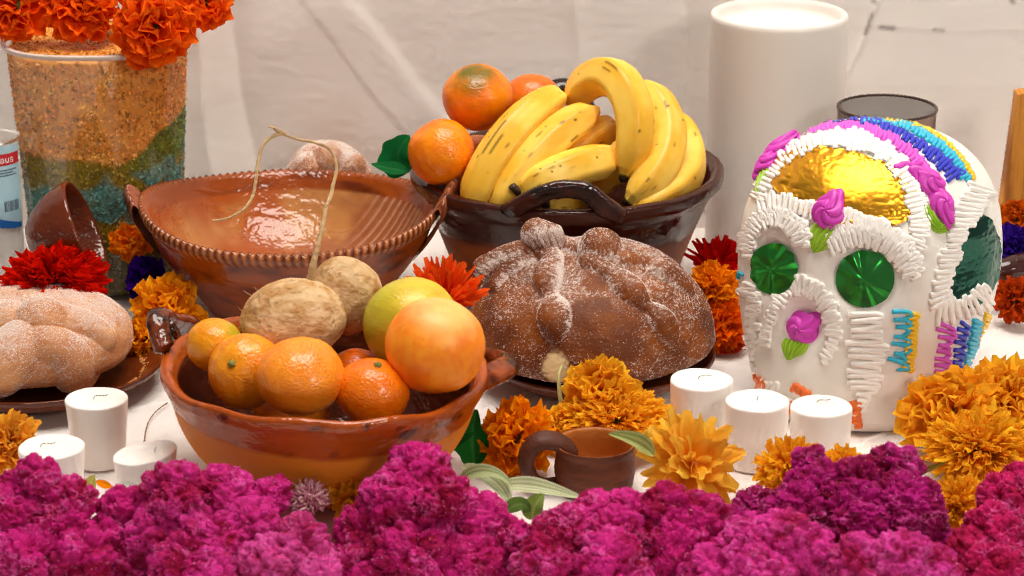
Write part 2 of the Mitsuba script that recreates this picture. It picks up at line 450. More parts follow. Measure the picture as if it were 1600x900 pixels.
yf = C3[1] - R3 + .006
lug(gb, [q(792, 328, yf + .008), q(820, 316, yf), q(852, 300, yf), q(890, 294, yf), q(922, 302, yf), q(946, 322, yf), q(972, 336, yf + .004)], [.007, .0085, .008, .008, .009, .0095, .007], lin(60, 22, 14), lin(22, 9, 9), seed=8)
yb = C3[1] + R3 - .008
lug(gb, [q(830, 205, yb), q(845, 160, yb), q(868, 138, yb), q(892, 139, yb), q(912, 158, yb), q(930, 200, yb)], [.008, .008, .008, .008, .008, .008], lin(34, 14, 11), lin(16, 8, 9), seed=9)

# mug
C4 = at(929, 762)
S4 = px_size(C4)
mg = thing('clay_mug', 'small brown clay mug with a loop handle beside the long petalled marigold', 'mug')
prof = [(0, .002), (.027, .001), (.029, .003), (.0305, .010), (.0315, .017), (.0305, .026), (.0300, .031), (.0315, .036), (.0313, .0385), (.0292, .0375), (.0280, .030), (.0285, .018), (.026, .008), (0, .006)]
V, F, A = lathe(prof, 160, 110)
idx = np.tile(np.arange(110), 160)
V[:, :2] *= (1 + .012 * np.sin(V[:, 2:] * 1500) * (idx < 50)[:, None] * smooth(.028, .012, V[:, 2])[:, None])
col = mixc(lin(112, 58, 32), lin(78, 36, 20), fbm(V * [1, 1, 4], 60, 3))
col[idx > 58] = mixc(lin(196, 118, 44), lin(160, 88, 30), fbm(V, 50, 3))[idx > 58]
part(mg, 'mug_body', (V + C4, F), 'mat_clay', col)
ym = C4[1]
Pd = spline([q(892, 712, ym), q(868, 690, ym - .004), q(842, 690, ym - .006), q(824, 710, ym - .007), q(826, 738, ym - .006), q(846, 756, ym - .004), q(872, 754, ym - .002), q(895, 745, ym)], 60)
Vm, Fm = tube(Pd, np.linspace(.0078, .0062, 60), 18, lambda a: 1 + .25 * np.cos(2 * a))
part(mg, 'handle', (Vm, Fm), 'mat_clay', mixc(lin(92, 46, 28), lin(62, 28, 18), fbm(Vm, 80, 2)))

# plates under the breads
def plate(cx, cy, r_px, label):
    c = at(cx, cy)
    r = r_px * px_size(c)
    k = thing('clay_plate', label, 'plate', 'clay plates under the breads')
    prof = [(0, .003), (r * .66, .001), (r * .72, .003), (r * .9, .012), (r * .985, .019), (r, .022), (r * .985, .0242), (r * .95, .021), (r * .7, .008), (r * .4, .006), (0, .006)]
    V, F, A = lathe(prof, 200, 70)
    part(k, None, (V + c, F), 'mat_glaze', mixc(lin(118, 52, 18), lin(70, 26, 10), fbm(V, 24, 3)))
    return c


PR = plate(932, 585, 186, 'shiny brown clay plate under the dark sugared bread')
PL = plate(62, 598, 198, 'shiny brown clay plate under the pale sugared bread')

# small upturned bowl at the back left
sb = thing('small_bowl', 'small brown clay bowl lying on its side before the sawdust vase', 'bowl')
V, F, A = lathe([(0, .0), (.026, .0), (.031, .003), (.044, .018), (.053, .036), (.0575, .052), (.0585, .060), (.0565, .063), (.054, .060), (.050, .045), (.040, .024), (.026, .010), (0, .008)], 140, 90)
V = V @ rot_to([.93, .05, .36]).T
V = V * .80
V += at_y(86, 378, .335) - V.mean(0)
V[:, 2] += max(0, .003 - V[:, 2].min())
part(sb, None, (V, F), 'mat_glaze', mixc(lin(112, 46, 18), lin(74, 27, 10), fbm(V, 30, 3)))

# ------------------------------------------------------------------ breads
def bread(c, rad, hgt, blobs, seed, dark, pale, sugar_amt, label, zc=.03, squash=2.0, patch=None, bare=None):
    """A dome loaf seen from inside its centre: the outline of base dome and dough knobs, whichever reaches farther."""
    k = thing('bread_of_the_dead', label, 'bread', 'sugared breads on clay plates')
    n, m = 620, 260
    th = np.arange(n) / n * 2 * np.pi
    ph = np.linspace(-.35, np.pi / 2, m)
    TH, PH = np.meshgrid(th, ph, indexing='ij')
    d = np.stack([np.cos(TH) * np.cos(PH), np.sin(TH) * np.cos(PH), np.sin(PH)], -1).reshape(-1, 3)
    hh = np.where(d[:, 2] > 0, hgt - zc, zc - .006)
    base = (((np.hypot(d[:, 0], d[:, 1]) / rad) ** squash + (np.abs(d[:, 2]) / hh) ** squash)) ** (-1 / squash)
    base *= 1 + .06 * (fbm(d, 1.6, 2, seed) - .5)
    o = c + [0, 0, zc]
    dome = (o + d * base[:, None], grid_faces(n, m, close_n=True))
    r, knob = base.copy(), np.zeros(len(base))
    for chain in blobs:
        pix = np.array([b[:2] for b in chain], float)
        P_, N_, ok = hit(dome, pix)
        R_ = np.array([b[2] for b in chain]) * px_size(c)
        lift = np.array([b[3] if len(b) > 3 else .25 for b in chain])
        far = np.linalg.norm(np.where(ok[:, None], P_, 0), axis=1)
        P_ = np.array([P_[i] if ok[i] else at_y(*pix[i], c[1]) for i in range(len(pix))])
        N_ = np.array([N_[i] if ok[i] else [0, 0, 1] for i in range(len(pix))])
        Q = P_ + N_ * (R_ * lift)[:, None] - N_ * R_[:, None] * .5 - o
        # dense chain of spheres
        if len(chain) > 1:
            kk = 14 * (len(chain) - 1)
            QQ = dense(np.c_[Q, R_], kk)
        else:
            QQ = np.c_[Q, R_]
        for q_ in QQ:
            b = d @ q_[:3]
            disc = b * b - (q_[:3] @ q_[:3] - q_[3] ** 2)
            tt = np.where(disc > 0, b + np.sqrt(np.maximum(disc, 0)), 0)
            up_ = tt > r
            knob = np.where(up_, np.maximum(knob, np.sqrt(np.maximum(disc, 0)) / q_[3]), knob)
            r = np.maximum(r, tt)
    r = r + .0016 * (fbm(d, 7, 2, seed) - .5) + .0006 * (fbm(d, 60, 2, seed + 3) - .5)
    V = o + d * r[:, None]
    V[:, 2] = np.maximum(V[:, 2], c[2] + .008)
    F = grid_faces(n, m, close_n=True)
    tm = trimesh.Trimesh(V, F, process=False)
    N = np.array(tm.vertex_normals)
    N *= np.sign((N * d).sum(1, keepdims=True))
    up_n = np.clip(N[:, 2], 0, 1)
    blot = fbm(d, 3.2, 3, seed + 5)
    edge = smooth(.0, .12, knob) * smooth(.95, .35, knob)
    s = sugar_amt[0] + sugar_amt[1] * up_n ** 1.5 + sugar_amt[2] * edge + sugar_amt[3] * (blot - .5) + sugar_amt[4] * smooth(c[2] + .05, c[2] + .015, V[:, 2])
    fine = .3 * fbm(d, 30, 2, seed + 7) + .8 * meshkit.noise(d * 100 + 7, seed)
    if bare is not None:
        for bx_, by_, br_ in bare:
            Pb = hit((V, F), [(bx_, by_)])[0][0]
            s = s - .55 * smooth(1.2, .5, np.linalg.norm(V - Pb, axis=1) / (br_ * px_size(c)) + .4 * (fbm(d, 12, 2, seed) - .5))
    dust = smooth(.30, 1.0, s + 1.15 * (fine - .55))
    col = mixc(dark, pale, smooth(.3, .75, fbm(d, 5, 3, seed + 9)))
    col = mixc(col, lin(206, 180, 168), np.clip(dust * .8, 0, 1))
    if patch is not None:
        P_, N_, ok = hit((V, F), [patch[:2]])
        col = mixc(col, lin(238, 214, 160), smooth(1.15, .6, np.linalg.norm((V - P_[0]) * [1, 1, .85], axis=1) / (patch[2] * px_size(c)) + .5 * (fbm(d, 40, 2) - .5)))
    part(k, 'loaf', (V, F), 'mat_crust', col)
    # sugar grains lying on the crust
    rng = np.random.default_rng(seed)
    area = tm.area_faces * (.015 + dust[F].mean(1) ** 1.5)
    area *= ((V[F].mean(1) - EYE) * N[F].mean(1)).sum(1) < .3
    ng = 32000
    fi = rng.choice(len(F), ng, p=area / area.sum())
    w = rng.dirichlet([1, 1, 1], ng)
    pos = (V[F[fi]] * w[..., None]).sum(1)
    oct_v = np.array([[1, 0, 0], [-1, 0, 0], [0, 1, 0], [0, -1, 0], [0, 0, 1], [0, 0, -1.0]])
    oct_f = np.array([[0, 2, 4], [2, 1, 4], [1, 3, 4], [3, 0, 4], [2, 0, 5], [1, 2, 5], [3, 1, 5], [0, 3, 5]])
    sz = rng.uniform(.00018, .00046, ng)
    rv = norm(rng.normal(size=(ng, 3)))
    ang = rng.uniform(0, 3, ng)
    ox = oct_v[None] * rng.uniform(.6, 1.2, (ng, 1, 3)) * sz[:, None, None]
    cr = np.cross(rv[:, None], ox)
    ox = ox * np.cos(ang)[:, None, None] + cr * np.sin(ang)[:, None, None] + rv[:, None] * (rv[:, None] * ox).sum(-1, keepdims=True) * (1 - np.cos(ang))[:, None, None]
    part(k, 'sugar', ((pos[:, None] + ox).reshape(-1, 3), (oct_f[None] + 6 * np.arange(ng)[:, None, None]).reshape(-1, 3)), 'mat_sugar', smooth=False, kind='stuff')
    return k


bread(PR + [-.004, .0, .008], 192 * px_size(PR), .112, [
    [(938, 392, 36, .5)],
    [(838, 362, 24, .35), (868, 360, 12, .25)],
    [(880, 380, 18, .15), (905, 390, 18, .15)],
    [(846, 396, 26, .16), (862, 406, 20, .14), (855, 432, 26, .2), (861, 464, 14, .16), (866, 494, 28, .22), (868, 524, 14, .1)],
    [(920, 408, 20, .15), (956, 426, 16, .15), (982, 450, 27, .2), (1012, 480, 14, .14), (1036, 504, 25, .2), (1050, 532, 12, .1)],
    [(835, 384, 20, .22), (790, 396, 18, .2), (756, 414, 18, .22)],
    [(830, 404, 20, .15), (796, 420, 30, .17), (776, 446, 16, .1)],
    [(975, 406, 20, .2), (1015, 412, 16, .15), (1040, 428, 25, .22), (1075, 452, 16, .12)],
], 11, lin(98, 44, 4), lin(130, 66, 8), (.16, .34, .62, .55, .26), 'dark brown sugared bread with dough knobs on plate beside the painted skull', patch=(868, 576, 22), bare=[(925, 490, 34), (960, 528, 40), (930, 442, 20)])
bread(PL + [-.008, .0, .008], 162 * px_size(PL), .072, [
    [(64, 500, 44, .3)],
    [(66, 530, 34, .12), (94, 540, 32, .12), (116, 566, 34, .12), (128, 596, 32, .1), (130, 626, 22, .06)],
    [(30, 530, 38, .12), (12, 552, 44, .12), (-10, 575, 46, .12)],
    [(96, 495, 32, .08), (134, 505, 30, .08), (165, 525, 24, .06)],
    [(10, 495, 38, .15), (-30, 505, 34, .12)],
], 23, lin(184, 116, 64), lin(206, 148, 96), (.42, .30, .30, .6, -.05), 'pale tan sugared bread with wide dough strips on the plate nearest the yellow marigold', squash=2.4)
c_ = at_y(516, 400, .598)
c_[2] = -.0
bread(c_, .046, .108, [[(512, 246, 26, .25)], [(480, 258, 24, .2)], [(552, 256, 24, .2)]], 31, lin(170, 100, 52), lin(190, 124, 72), (.1, .35, .2, .5, 0),
      'tan sugared bread standing half hidden behind the casserole', zc=.06)

rng = np.random.default_rng(12)
ck = thing('sugar_crumbs', 'amber sugar crumbs scattered on the plate of the pale bread', 'crumbs', kind='stuff')
ms = []
for i in range(70):
    p_ = at_y(rng.uniform(168, 222), rng.uniform(580, 606), 0)
    th_ = rng.uniform(-.55, .35)
    rp = rng.uniform(.80, .93) * 198 * px_size(PL)
    p_ = PL + [rp * math.cos(th_), rp * math.sin(th_), .0165 * (rp / (198 * px_size(PL))) ** 2 + .001]
    v_, f_ = ico(1)
    ms.append((p_ + v_ * rng.uniform(.0008, .0022, 3), f_))
part(ck, None, join(ms), 'mat_satin', lin(186, 120, 60), smooth=False)

# ------------------------------------------------------------------ fruit
def fruit(name, px, py, rpx, y, cols, label, cat, group=None, axis=(0, 0, 1), flat=.92, lobes=0, mat='mat_peel', seed=0, green=None, dimple=.05, speck=0.0, stem=False):
    c = at_y(px, py, y)
    R = rpx * px_size(c)
    V, F = ico(5)
    V = V.copy()
    a = np.arctan2(V[:, 1], V[:, 0])
    pol = np.abs(V[:, 2])
    rr = 1 + .07 * (fbm(V, 1.4, 2, seed) - .5) + .006 * (fbm(V, 5, 2, seed) - .5) + lobes * np.cos(a * 9 + seed) * (1 - pol ** 4) * pol
    rr -= dimple * np.exp(-((1 - V[:, 2]) / .025)) + dimple * .6 * np.exp(-((1 + V[:, 2]) / .015))
    W = V * rr[:, None] * [1, 1, flat]
    t_ = .6 * fbm(V, 1.5, 3, seed + 2) + .4 * fbm(V * [3, 3, .6], 3.0, 3, seed + 4)
    col = mixc(cols[0], cols[1], smooth(.3, .7, t_))
    if green is not None:
        col = mixc(col, green[0], green[1] * smooth(green[2], 1, V @ norm(green[3]) + .25 * (fbm(V, 3, 3, seed + 5) - .5)))
    blot = smooth(.5, .72, fbm(V, 2.4, 3, seed + 9))
    col = mixc(col, np.asarray(cols[1]) * [.86, .62, .5], .22 * blot)
    if speck:
        col = mixc(col, np.array([.10, .055, .02]), speck * .7 * smooth(.72, .80, fbm(V, 20, 2, seed + 6)) * smooth(.4, .6, fbm(V, 2, 2, seed + 8)))
    key = thing(name, label, cat, group)
    Rm = rot_to(axis)
    part(key, 'peel' if stem else None, (c + (W * R) @ Rm.T, F), mat, col)
    if stem:
        Vs, Fs, _ = lathe([(0, .004), (.0022, .0035), (.003, .0015), (.0034, -.001)], 12)
        Vs[:, :2] *= 1 + .3 * np.sin(5 * np.arctan2(Vs[:, 1], Vs[:, 0]))[:, None]
        part(key, 'stem_button', (c + (Vs + [0, 0, R * flat * (1 - dimple) - .001]) @ Rm.T, Fs), 'mat_plain', lin(120, 120, 50))
    return key


OR = (lin(244, 140, 8), lin(234, 116, 4))
TG = (lin(246, 158, 32), lin(238, 136, 16))
gF = 'tangerines in the front bowl'
fruit('tangerine', 336, 540, 46, -.005, (lin(236, 156, 18), lin(230, 138, 12)), 'small tangerine with greenish top at left side of the front bowl', 'tangerine', gF, (.35, .1, .9), green=(lin(150, 160, 30), .9, .35, (.8, 0, .6)), seed=3, speck=.3)
fruit('tangerine', 384, 580, 60, -.035, TG, 'pale orange tangerine second from the left in the front bowl', 'tangerine', gF, (-.3, -.75, .5), seed=4, lobes=.012, speck=.5, stem=True)
fruit('tangerine', 470, 588, 70, -.062, (lin(236, 132, 30), lin(242, 146, 36)), 'large flattened tangerine in front at middle of the front bowl', 'tangerine', gF, (.0, -.25, 1), flat=.82, seed=5, lobes=.008, dimple=.05, speck=.35)
fruit('tangerine', 582, 612, 58, -.062, (lin(234, 120, 10), lin(226, 102, 4)), 'deep orange tangerine low in the bowl under the peach coloured fruit', 'tangerine', gF, (.2, -.2, 1), seed=6, flat=.88, stem=True)
fruit('green_orange', 642, 506, 76, .012, (lin(222, 186, 50), lin(206, 180, 44)), 'yellow green orange behind the peach coloured fruit', 'orange', None, (-.3, .2, 1), seed=7, green=(lin(170, 172, 40), .7, .3, (-.7, -.2, .6)), flat=.95, speck=.2)
fruit('peach_fruit', 680, 540, 78, -.045, (lin(252, 158, 36), lin(246, 124, 14)), 'large smooth peach coloured orange at right of the front bowl', 'orange', None, (.1, -.5, .9), seed=8, flat=.93, dimple=.0, speck=.2, mat='mat_smooth_peel', green=(lin(254, 206, 128), .6, .5, (.1, .3, .95)))
fruit('tangerine', 560, 590, 50, .02, (lin(214, 100, 14), lin(212, 84, 8)), 'tangerine half hidden in the bowl behind the deep orange one', 'tangerine', gF, (.2, .2, 1), seed=16)
fruit('tangerine', 455, 640, 60, .02, OR, 'tangerine buried at the bottom of the front bowl', 'tangerine', gF, seed=17)
gO = 'oranges in the banana bowl'
yo = C3[1]
fruit('orange', 746, 152, 55, yo - .005, OR, 'orange with green crown on top of the banana bowl pile', 'orange', gO, (-.1, -.1, 1), seed=9, green=(lin(92, 92, 14), .95, .62, (-.05, -.35, .95)), flat=.95, dimple=.03)
fruit('orange', 690, 238, 53, yo - .06, OR, 'orange next to the green leaf on rim of the banana bowl', 'orange', gO, (-.7, -.2, .7), seed=10, flat=.97)
fruit('orange', 832, 158, 47, yo + .05, (lin(230, 116, 16), lin(220, 100, 10)), 'dull orange half hidden behind the longest leaning banana', 'orange', gO, (.2, .4, .9), seed=11)
fruit('orange', 745, 262, 55, yo + .02, OR, 'orange deep in the banana bowl beneath the two others', 'orange', gO, seed=12)


def jicama(px, py, rx, ry, y, axis, label, seed):
    c = at_y(px, py, y)
    S = px_size(c)
    V, F = ico(5)
    rr = 1 + .14 * (fbm(V, 1.6, 3, seed) - .5) + .014 * (fbm(V, 26, 2, seed) - .5)
    W = V * rr[:, None] * [rx * S, rx * S * .9, ry * S]
    col = mixc(lin(206, 172, 128), lin(176, 128, 76), smooth(.35, .7, fbm(V, 2.6, 4, seed + 1)))
    col = mixc(col, lin(222, 192, 152), .5 * smooth(.45, .7, fbm(V, 6, 3, seed + 2)))
    col = mixc(col, lin(96, 62, 30), .6 * smooth(.66, .78, fbm(V * [1, 1, 2.2], 8, 3, seed + 3)))
    k = thing('jicama', label, 'root vegetable', 'tan root vegetables in the front bowl')
    Rm = rot_to(axis)
    part(k, 'root_body', (c + W @ Rm.T, F), 'mat_root', col)
    return k, c, Rm, W


rng = np.random.default_rng(5)
k1, c1, Rm, W = jicama(459, 498, 84, 60, .02, (-.1, -.1, 1), 'rounded tan jicama in front of the taller one in the front bowl', 41)
k2, c2, Rm2, W2 = jicama(538, 462, 58, 64, .05, (.2, .0, 1), 'taller tan jicama with long pale root tail in the front bowl', 42)


def wiggle(pts, n, amp, seed):
    P = spline(pts, n)
    return P + amp * np.stack([fbm(P + i * 9, 55, 2, seed) - .5 for i in range(3)], 1)


root_path = [q(486, 440, .035), q(492, 405, .035), q(505, 350, .05), q(519, 300, .07), q(527, 262, .085), q(518, 236, .09), q(494, 222, .09), q(462, 216, .09), q(428, 202, .09)]
P_ = wiggle(root_path, 90, .004, 3)
P_[:, 2] -= .0
Vm, Fm = tube(P_, np.interp(np.linspace(0, 1, 90), [0, .1, .3, .5, 1], [.0046, .0026, .0019, .0016, .0008]) * (1 + .5 * (fbm(P_, 120, 3, 8) - .5)), 9)
part(k2, 'root_tail', (Vm, Fm), 'mat_root', mixc(lin(206, 178, 136), lin(176, 136, 90), fbm(Vm, 160, 2)))
P_ = wiggle([q(446, 208, .09), q(424, 214, .09), q(406, 236, .085), q(402, 268, .08), q(396, 302, .075), q(380, 326, .07), q(352, 341, .07), q(332, 344, .07)], 70, .004, 5)
Vm, Fm = tube(P_, np.interp(np.linspace(0, 1, 70), [0, .6, 1], [.0015, .0013, .0007]), 8)
part(k2, 'root_tail', (Vm, Fm), 'mat_root', lin(206, 176, 132))
Vm, Fm = tube(wiggle([q(447, 209, .09), q(440, 204, .09), q(420, 199, .088)], 14, .002, 7), .0007, 6)
part(k2, 'root_tail', (Vm, Fm), 'mat_root', lin(206, 176, 132))
# fine root hairs on the two roots
for kk, cc, Rr, WW, nn in ((k1, c1, Rm, W, 46), (k2, c2, Rm2, W2, 34)):
    ms = []
    for i in rng.choice(len(WW), nn):
        b = cc + WW[i] @ Rr.T
        o_ = norm(WW[i] @ Rr.T)
        tg = norm(rng.normal(size=3))
        L = rng.uniform(.003, .008)
        ms.append(tube(np.array([b - o_ * .001, b + o_ * L * .3 + tg * L * .4, b + o_ * L * .35 + tg * L]), [.0003, .00025, .0001], 4))
    part(kk, 'root_hair', join(ms), 'mat_root', lin(196, 164, 118), kind='stuff')


def banana(pts, rpx, label, tip_end=1, seed=0, ang=0.0, stem=None):
    P = spline(np.array([q(*p) for p in pts]), 150)
    s = np.linspace(0, 1, 150)
    R0 = rpx * px_size(P[0])
    prof = np.interp(s, [0, .03, .08, .2, .5, .8, .93, .975, 1], [.22, .30, .62, .92, 1, .93, .55, .25, .2])
    prof = PchipInterpolator([0, .035, .1, .22, .5, .8, .93, .975, 1], [.26, .40, .78, .97, 1.03, .95, .58, .27, .22])(s)
    n = 60
    V, F = tube(P, R0 * prof, n, lambda a: 1 + .062 * np.cos(5 * (a + ang)) + .014 * np.cos(10 * (a + ang)))
    S = np.r_[np.repeat(s, n), 0, 1]
    Aa = np.r_[np.tile(np.arange(n) / n * 2 * np.pi, 150), 0, 0]
    V = V + .0006 * (fbm(V, 60, 2, seed)[:, None] - .5)
    q_ = np.stack([S * 9, np.cos(Aa) * 1.3, np.sin(Aa) * 1.3], 1)
    col = mixc(lin(250, 208, 92, .97), lin(242, 186, 54, .95), smooth(.3, .7, fbm(q_, .7, 3, seed)))
    ridge = .5 + .5 * np.cos(5 * (Aa + ang))
    col = mixc(col, lin(200, 138, 20), .28 * ridge ** 6)
    spots = cKDTree(np.random.default_rng(seed + 50).uniform([0, -1.3, -1.3], [9, 1.3, 1.3], (420, 3)))
    d, i = spots.query(q_)
    sz = np.random.default_rng(seed + 60).uniform(.015, .085, 420)[i] * (np.random.default_rng(seed + 61).uniform(0, 1, 420) < .6)[i]
    col = mixc(col, lin(70, 36, 10), .9 * smooth(1.15, .8, d / np.maximum(sz, 1e-3)))
    bruise = smooth(.76, .82, fbm(q_ * [.35, 2.2, 2.2], 2.4, 2, seed + 4))
    col = mixc(col, lin(86, 48, 14), .8 * bruise)
    col = mixc(col, lin(150, 140, 40), .5 * smooth(.10, .03, S) * (1 - tip_end))
    e = S if tip_end else 1 - S
    col = mixc(col, lin(36, 22, 12), smooth(.966, .978, e + .01 * (fbm(V, 200, 2) - .5)))
    k = thing('banana', label, 'banana', 'ripe bananas in the dark bowl')
    part(k, 'peel' if stem else None, (V, F), 'mat_satin', col)
    if stem:
        Vs, Fs = tube(spline(np.array([q(*p) for p in stem]), 14), np.linspace(R0 * .26, R0 * .22, 14), 10)
        part(k, 'stem', (Vs, Fs), 'mat_plain', lin(60, 38, 18))
    return k


yb_ = C3[1]
banana([(880, 152, yb_ - .01), (838, 172, yb_ - .045), (790, 222, yb_ - .075), (756, 276, yb_ - .09), (734, 345, yb_ - .095)], 29.7, 'long speckled banana leaning furthest toward the oranges', seed=1, ang=.4)
banana([(934, 172, yb_ - .04), (890, 196, yb_ - .06), (838, 244, yb_ - .085), (800, 295, yb_ - .1), (775, 350, yb_ - .1)], 27.9, 'plain yellow banana between two leaning ones', seed=2, ang=1.0)
banana([(966, 196, yb_ - .02), (930, 210, yb_ - .035), (885, 240, yb_ - .05), (840, 285, yb_ - .07)], 25.2, 'banana mostly hidden below the tall curved one', seed=3, ang=.2)
banana([(962, 252, yb_ - .05), (918, 256, yb_ - .085), (862, 276, yb_ - .105), (806, 302, yb_ - .115)], 27.9, 'short pale banana with black stalk behind the front arched handle', seed=4, ang=.9, stem=[(816, 298, yb_ - .115), (806, 296, yb_ - .117), (816, 318, yb_ - .118)][:2] + [(800, 290, yb_ - .118)])
banana([(898, 170, yb_ + .01), (922, 128, yb_ - .015), (960, 122, yb_ - .04), (986, 162, yb_ - .062), (990, 220, yb_ - .075), (972, 282, yb_ - .085)], 28.8, 'tall banana bent over at the top of the bunch', seed=5, ang=.55)
banana([(990, 140, yb_ - .0), (1022, 158, yb_ - .02), (1040, 205, yb_ - .045), (1028, 262, yb_ - .075), (975, 318, yb_ - .095)], 29.7, 'spotted banana second from the bowl edge in the bunch', seed=6, ang=.1)
banana([(1030, 190, yb_ + .01), (1066, 215, yb_ - .02), (1074, 256, yb_ - .045), (1046, 296, yb_ - .075), (985, 330, yb_ - .1)], 28.8, 'outermost banana of the bunch beside the bowl edge', seed=7, ang=.8)
banana([(1000, 215, yb_ + .02), (960, 260, yb_ - .0), (900, 300, yb_ - .01), (850, 320, yb_ - .03)], 28.8, 'banana lying deep in the dark bowl under the others', seed=8, ang=.8)

# ------------------------------------------------------------------ candles
def candle(px, base_py, top_py, w_top, w_bot, label, lean=(0, 0), seed=0, wick=(0, 0), group='short white candles standing on the cloth'):
    c = at(px, base_py)
    S = px_size(c)
    zt = ((at_y(px, top_py, c[1]))[2])
    k = thing('candle', label, 'candle', group)
    r0, r1 = w_bot / 2 * S, w_top / 2 * S
    prof = [(0, .0), (r0 * .97, .0), (r0, .001)] + [(r0 + (r1 - r0) * t, zt * t) for t in (.2, .4, .6, .8, .93)] + [(r1 * .995, zt - .0012), (r1 * .975, zt - .0002), (r1 * .93, zt), (r1 * .8, zt - .0006), (r1 * .55, zt - .0010), (r1 * .40, zt - .0022), (0, zt - .0026)]
    V, F, A = lathe(prof, 120, 90)
    V[:, 2] += .0022 * smooth(.93 * zt, zt, V[:, 2]) * (fbm(V, 55, 2, seed + 20) - .5)
    V[:, 2] += V[:, 2] / zt * (lean[0] * V[:, 0] + lean[1] * V[:, 1])
    V[:, :2] *= 1 + (.012 * (fbm(np.c_[np.cos(A), np.sin(A), V[:, 2] * 30], 1.5, 2, seed) - .5))[:, None]
    part(k, 'wax_body', (V + c, F), 'mat_wax')
    t_ = c + [wick[0] * r1, wick[1] * r1, zt - .002 + lean[0] * wick[0] * r1]
    L = .011
    P_ = spline([t_ + [0, 0, 0], t_ + [L * .05, 0, .0022], t_ + [L * .45, .001, .0028], t_ + [L, .0015, .0036]], 14) if seed % 2 == 0 else spline([t_, t_ + [.0003, 0, .002], t_ + [.001, .0003, .0042]], 10)
    Vm, Fm = tube(P_, .00034, 6)
    part(k, 'wick', (Vm, Fm), 'mat_plain', lin(104, 92, 82))


candle(156, 722, 622, 98, 78, 'tallest white votive candle beside the pale bread plate', seed=2, wick=(-.1, .1))
candle(86, 790, 697, 103, 86, 'white votive candle nearest the yellow marigold', seed=4, wick=(-.35, .1))
candle(230, 782, 706, 100, 82, 'white votive candle with slanted top beside the fruit bowl', lean=(.16, 0), seed=3, wick=(.3, .05))
candle(1094, 690, 592, 98, 92, 'white candle furthest from the skull teeth beside the dark bread plate', seed=6, wick=(-.1, .15))
candle(1180, 722, 625, 99, 96, 'white candle in the middle of the three before the skull', seed=5, wick=(.0, .1))
candle(1280, 720, 634, 96, 92, 'white candle directly before the orange icing of the skull jaw', seed=8, wick=(-.1, .4))

c_ = at_y(1205, 400, .56)
c_[2] = 0
S_ = px_size(c_)
zt = at_y(1205, 20, .56)[2]
pc = thing('pillar_candle', 'tall thick off white candle standing against the backdrop', 'candle')
r1 = 104 * S_
V, F, A = lathe([(0, 0), (r1 * .99, 0), (r1, .003), (r1 * 1.0, zt * .5), (r1, zt - .004), (r1 * .985, zt), (r1 * .95, zt + .0006), (r1 * .91, zt - .002), (r1 * .88, zt - .010), (r1 * .8, zt - .013), (r1 * .3, zt - .016), (0, zt - .017)], 160, 120)
V[:, :2] *= 1 + (.012 * (fbm(np.c_[np.cos(A), np.sin(A), V[:, 2] * 9], 1.3, 2, 5) - .5))[:, None]
part(pc, 'wax_body', (V + c_, F), 'mat_old_wax')

# smoked glass behind the skull
c_ = at_y(1375, 400, .45)
c_[2] = 0
S_ = px_size(c_)
zt = at_y(1375, 168, .45)[2]
sg = thing('smoked_glass', 'empty smoky brown drinking glass behind the painted skull', 'glass')
r1 = 75 * S_
V, F, A = lathe([(0, .006), (r1 * .7, .006), (r1 * .8, .008), (r1 * .84, .03), (r1, zt)], 140, 60)
part(sg, 'glass_wall', (V + c_, F), 'mat_smoke')
V, F, A = lathe([(r1 - .0012, zt - .001), (r1 - .0015, zt + .0007), (r1, zt + .0013), (r1 + .0012, zt + .0005), (r1 + .001, zt - .001)], 140, 14)
part(sg, 'glass_rim', (V + c_, F), 'mat_satin', lin(66, 50, 44))
V, F, A = lathe([(0, 0), (r1 * .72, 0), (r1 * .8, .002), (r1 * .8, .006), (0, .007)], 80)
part(sg, 'glass_base', (V + c_, F), 'mat_satin', lin(58, 42, 36), smooth=False)

# glass of white wax with its paper label at the left edge
c_ = at_y(-4, 400, .43)
c_[2] = 0
S_ = px_size(c_)
zt = at_y(-4, 214, .43)[2]
r1, r0 = 46 * S_, 42.5 * S_
wg = thing('wax_glass', 'clear glass of white wax with blue paper label beside the sawdust vase', 'candle')
V, F, A = lathe([(0, .004), (r0 * .9, .002), (r0, .006), (r0, .02)] + wall((r0, .02), (r1, zt)) + [(r1, zt)], 120, 60)
part(wg, 'glass_wall', (V + c_, F), 'mat_clear')
V, F, A = lathe([(r1 - .0012, zt - .001), (r1 - .0012, zt + .001), (r1, zt + .0016), (r1 + .001, zt + .0005), (r1 + .0006, zt - .001)], 120, 12)
part(wg, 'glass_rim', (V + c_, F), 'mat_glass')
zw = zt - .020
V, F, A = lathe([(0, .008), (r0 * .93, .008), (r0 * .955, .014)] + wall((r0 * .955, .014), (r1 * .95, zw)) + [(r1 * .95, zw), (r1 * .90, zw - .001), (0, zw - .003)], 120, 60)
part(wg, 'wax', (V + c_, F), 'mat_wax')


def wrap(U, Zz, off):
    """Label coordinates: u metres along the glass from its right edge, z height."""
    Zz = np.asarray(Zz)
    R = r0 + (r1 - r0) * np.clip((Zz - .02) / (zt - .02), 0, 1) + off
    a = -np.pi / 2 + np.asarray(U) / r1
    return np.stack([c_[0] + np.cos(a) * R, c_[1] + np.sin(a) * R, Zz], -1)


zl0, zl1 = at_y(20, 345, .40)[2], at_y(20, 232, .40)[2]


def label_patch(name, u0, u1, zlo, zhi, off, mat, col, n=50):
    u, v = np.meshgrid(np.linspace(u0, u1, n), np.linspace(0, 1, 40), indexing='ij')
    zz = zlo(u) * (1 - v) + zhi(u) * v
    part(wg, name, (wrap(u, zz, off).reshape(-1, 3), grid_faces(n, 40)), mat, col)


